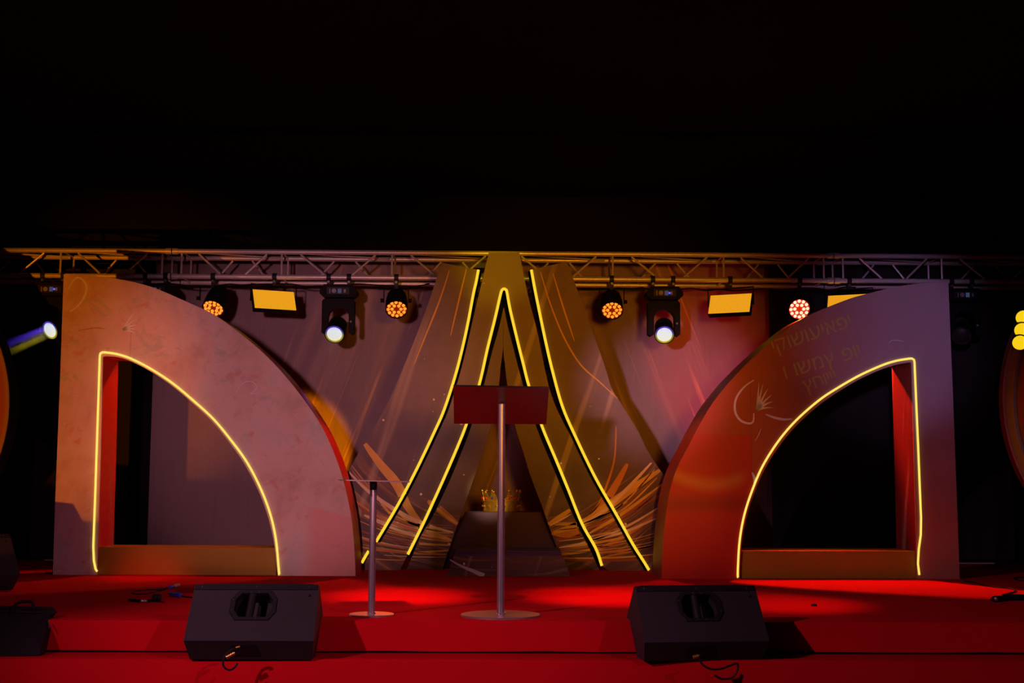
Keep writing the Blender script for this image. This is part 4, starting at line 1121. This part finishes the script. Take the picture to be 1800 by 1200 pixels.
def plug_cable(label, plugs, path_px, Y, z_off, r=0.0055):
    o = at(*path_px[0], Y)
    e = thing('speaker_cable', label, 'cable', tuple(o))
    q = smooth([tuple(at(a, b_, Y + dy) - o) for (a, b_), dy in zip(path_px, z_off)], 8)
    bm = B(); tube(bm, q, r, 7); obj('lead', bm, M['rubber'], e, True)
    for (x0_, y0_, x1_, y1_, rr) in plugs:
        A_, B_ = at(x0_, y0_, Y - 0.02) - o, at(x1_, y1_, Y - 0.02) - o
        bm = B()
        dvec = (B_ - A_); L = dvec.length
        mt = Matrix.Translation(A_) @ frame_to(dvec)
        prof = [(0, 0)]
        nseg = 4
        for k in range(nseg):
            prof += [(rr, L * (k + 0.05) / nseg), (rr, L * (k + 0.6) / nseg), (rr * 0.7, L * (k + 0.65) / nseg), (rr * 0.7, L * (k + 0.98) / nseg)]
        prof += [(0, L)]
        lathe(bm, prof, 10, (0, 0, 0), mt); obj('plug', bm, M['brass'], e, True)
    return e
plug_cable('looped black cable with brass plugs hanging from the left wedge monitor', [(398, 1155, 413, 1147, 0.010), (415, 1138, 422, 1136, 0.006)],
           [(424, 1139), (408, 1141), (396, 1152), (392, 1166), (396, 1174), (404, 1177), (412, 1173), (418, 1165)], ml.y - 0.045, [0, -0.01, -0.02, -0.02, -0.015, -0.01, -0.008, 0.0])
plug_cable('looped black cable with brass plug hanging from the right wedge monitor', [(1218, 1155, 1229, 1152, 0.010)],
           [(1240, 1148), (1230, 1151), (1230, 1160), (1238, 1170), (1252, 1176), (1268, 1175), (1282, 1170), (1296, 1166), (1296, 1178), (1288, 1190), (1270, 1193), (1256, 1186)], mr.y - 0.045, [0.0, -0.02, -0.02, -0.02, -0.015, -0.01, -0.005, 0, 0.0, 0, 0, 0])

# ------------------------------------------------------------------ bag, cables and small things on the carpet
by = STAGE_Y - 0.09
bo = ground(34, 1153.5, STEP_Z)
BG = thing('tote_bag', 'black fabric bag with carry handle leaning on the step at lower left', 'bag', (bo.x, bo.y, STEP_Z + 0.001))
def bp(px, py, lean): 
    # leaning plane: depth grows with height
    p0 = at(px, py, bo.y + lean)
    return p0 - BG.location
front = [(-46, 1153, 0.0), (30, 1154, 0), (66, 1153, 0.01), (70, 1148, 0.012), (79, 1110, 0.12), (83, 1087, 0.19), (90, 1080, 0.21), (82, 1070, 0.235), (40, 1069, 0.245), (0, 1068, 0.245), (-46, 1068, 0.245)]
f3 = [bp(*q) for q in front]
for i in (0, 1, 2): f3[i].z = 0.0
bn = Vector((0, 1, -0.45)).normalized() * 0.07
bm = B()
ctr = Vector((sum(v.x for v in f3), sum(v.y for v in f3), sum(v.z for v in f3))) / len(f3)
fa = [bm.verts.new(v) for v in f3]
fb = [bm.verts.new(v * 1 + Vector((0.008, 0.075, 0.005 if v.z > 0.05 else 0.0))) for v in f3]
bulge = bm.verts.new(ctr + Vector((0, -0.025, 0)))
n = len(fa)
for i in range(n):
    j = (i + 1) % n
    bm.faces.new((fa[i], fa[j], bulge)); bm.faces.new((fa[i], fb[i], fb[j], fa[j]))
bm.faces.new(fb)
bmesh.ops.subdivide_edges(bm, edges=bm.edges[:], cuts=2, use_grid_fill=True, smooth=0.25)
rnd = random.Random(2)
for v in bm.verts:
    if v.co.z > 0.02: v.co.y += rnd.uniform(-0.004, 0.004)
    v.co.z = max(v.co.z, 0.0)
obj('body', bm, M['bag'], BG, True)
bm = B()
hq = smooth([tuple(bp(*q)) for q in ((18, 1078, 0.20), (23, 1068, 0.235), (31, 1060, 0.235), (45, 1057, 0.235), (56, 1058, 0.235), (59, 1066, 0.235), (59, 1078, 0.20))], 6)
tube(bm, hq, 0.0085, 7); obj('carry_handle', bm, M['bag'], BG, True)
bm = B(); tube(bm, [tuple(bp(*q) + Vector((0, -0.006, 0))) for q in ((-40, 1074, 0.225), (20, 1075, 0.222), (76, 1076, 0.215))], 0.004, 6); obj('zip_seam', bm, M['rubber'], BG, True)
bm = B(); tube(bm, [tuple(bp(*q) + Vector((0.004, -0.004, 0))) for q in ((84, 1092, 0.17), (86, 1098, 0.155), (85, 1103, 0.14))], 0.004, 6); tag(obj('zip_pull', bm, M['chrome'], BG, True), 'metal zip pull')

def floor_cable(name, label, px, r, z=None, m='rubber'):
    q = [tuple(ground(a, b_, r) ) for a, b_ in px]
    bm = B(); tube(bm, smooth(q, 6), r, 7)
    e = thing(name, label, 'cable', q[0])
    for v in bm.verts: v.co -= Vector(q[0])
    obj('lead', bm, M[m], e, True)
    return e
def plug(e, a, b_, rr, m, name='plug', z=0.0):
    A_, B_ = ground(*a, rr) - e.location, ground(*b_, rr) - e.location
    d = B_ - A_; L = d.length
    bm = B(); lathe(bm, [(0, 0), (rr * 0.7, 0), (rr, L * 0.2), (rr, L * 0.6), (rr * 0.8, L * 0.65), (rr * 0.95, L * 0.75), (rr * 0.85, L), (0, L)], 12, (0, 0, 0), Matrix.Translation(A_) @ frame_to(d))
    return obj(name, bm, M[m], e, True)
c1 = floor_cable('speaker_cable', 'thin looped cable with a blue and pale plug on the carpet', [(299, 1032), (288, 1034), (272, 1040), (256, 1043.5), (238, 1043.5), (232, 1041), (240, 1038), (258, 1036.5), (274, 1036), (284, 1035)], 0.004)
plug(c1, (298, 1032), (305, 1030), 0.013, 'blueplug'); tag(plug(c1, (305, 1030), (314.5, 1027.5), 0.011, 'pale', 'plug_sleeve'), 'pale ribbed plug sleeve')
plug(c1, (277, 1036.6), (290, 1034.6), 0.010, 'rubber', 'cable_tie')
c2 = floor_cable('speaker_cable', 'short cable with a bright blue plug running behind the left wedge monitor', [(316, 1045.5), (322, 1047.5), (330, 1049), (345, 1050)], 0.005)
plug(c2, (317, 1046), (300, 1043.5), 0.016, 'blueplug')
c3 = thing('microphone_clip', 'black clip with a chrome screw lying on the carpet beside the looped cable', 'clip', tuple(ground(260, 1055)))
for a, b_, rr, m, nm in (((227, 1054), (247, 1056), 0.010, 'rubber', 'stem'), ((247, 1056), (259, 1056), 0.011, 'chrome', 'screw'), ((258, 1056), (275, 1053), 0.010, 'rubber', 'jaw'), ((268, 1050), (283, 1050), 0.024, 'rubber', 'grip')):
    plug(c3, a, b_, rr, m, nm)
bm = B(); q = [ground(268, 1056.5, 0.005), ground(280, 1057, 0.005), ground(289, 1058, 0.005)]
tube(bm, [tuple(v - c3.location) for v in q], 0.004, 6); obj('tail', bm, M['rubber'], c3, True)
pk = ground(1431, 1065)
bm = B(); lathe(bm, [(0, 0), (0.018, 0), (0.018, 0.010), (0.012, 0.014), (0, 0.014)], 16)
o = obj('rubber_cap', bm, M['rubber'], None, True, tuple(pk)); tag(o, 'small round black cap lying on the red carpet right of the wedge monitor', 'cap')
c4 = floor_cable('microphone_cable', 'black cable winding over the carpet at right from the crimson arch', [(1689, 1015), (1697, 1021), (1712, 1023), (1730, 1028), (1752, 1031), (1770, 1033), (1783, 1036), (1785, 1039), (1775, 1042), (1762, 1046)], 0.006)
c5 = floor_cable('microphone_cable', 'short black cable loop on the carpet at the far right edge', [(1806, 1013.5), (1790, 1014.5), (1783, 1016), (1790, 1019.5), (1806, 1021)], 0.006)
ms = thing('microphone_stand', 'black microphone stand lying on the carpet at the right edge', 'stand', tuple(ground(1760, 1053)))
plug(ms, (1745, 1053), (1758, 1051), 0.020, 'fix', 'clutch')
for a, b_, rr, nm in (((1757, 1050.5), (1830, 1050), 0.018, 'boom'), ((1762, 1046), (1830, 1046), 0.009, 'tube')):
    plug(ms, a, b_, rr, 'fix', nm)
bm = B(); ball(bm, ground(1751, 1052, 0.035) - ms.location, 0.014, 8, 5); tag(obj('thumb_screw', bm, M['chrome'], ms, True), 'chrome thumb screw')

# ------------------------------------------------------------------ beams of two moving heads in the stage haze
def beam(mh, length, dens, power, label):
    e, lens, d = mh
    g = G('stage_haze')
    v = g.co(); x, y, z = g.xyz(v)
    t = g.n('ShaderNodeVolumeScatter')
    fall = g.step(z, length, 0.0)
    g.put(t.inputs['Density'], g.math('MULTIPLY', g.math('MULTIPLY', fall, fall), dens))
    t.inputs['Color'].default_value = (0.8, 0.78, 0.9, 1)
    t.inputs['Anisotropy'].default_value = 0.0
    out = g.t.nodes['Material Output']
    g.t.nodes.remove(g.b)
    g.t.links.new(t.outputs[0], out.inputs['Volume'])
    bm = B(); lathe(bm, [(0, 0.0), (0.066, 0.0), (0.085, length), (0, length)], 28)
    o = obj('haze_beam', bm, g.m)
    mt = frame_to(d)
    o.matrix_world = Matrix.Translation(lens + d * 0.03) @ mt
    tag(o, label, 'haze', None, 'stuff')
    for off, col, pw in ((0.034, (0.12, 0.04, 1.0), 1.2), (-0.036, (1.0, 0.80, 0.01), 0.8), (0.0, (0.9, 0.8, 1.0), 0.10)):
        p = lens + d * 0.022 + (mt @ Vector((0, off, 0)))
        l = spot('beam_lamp', p, p + d, power * pw, col, 9, 0.8, 0.02)
beam(MH[0], 0.85, 1.8, 150, 'pale blue and yellow light beam in haze from the leftmost moving head')
beam(MH[1], 0.50, 0.55, 22, 'faint light beam in haze below the moving head beside the amber panel')
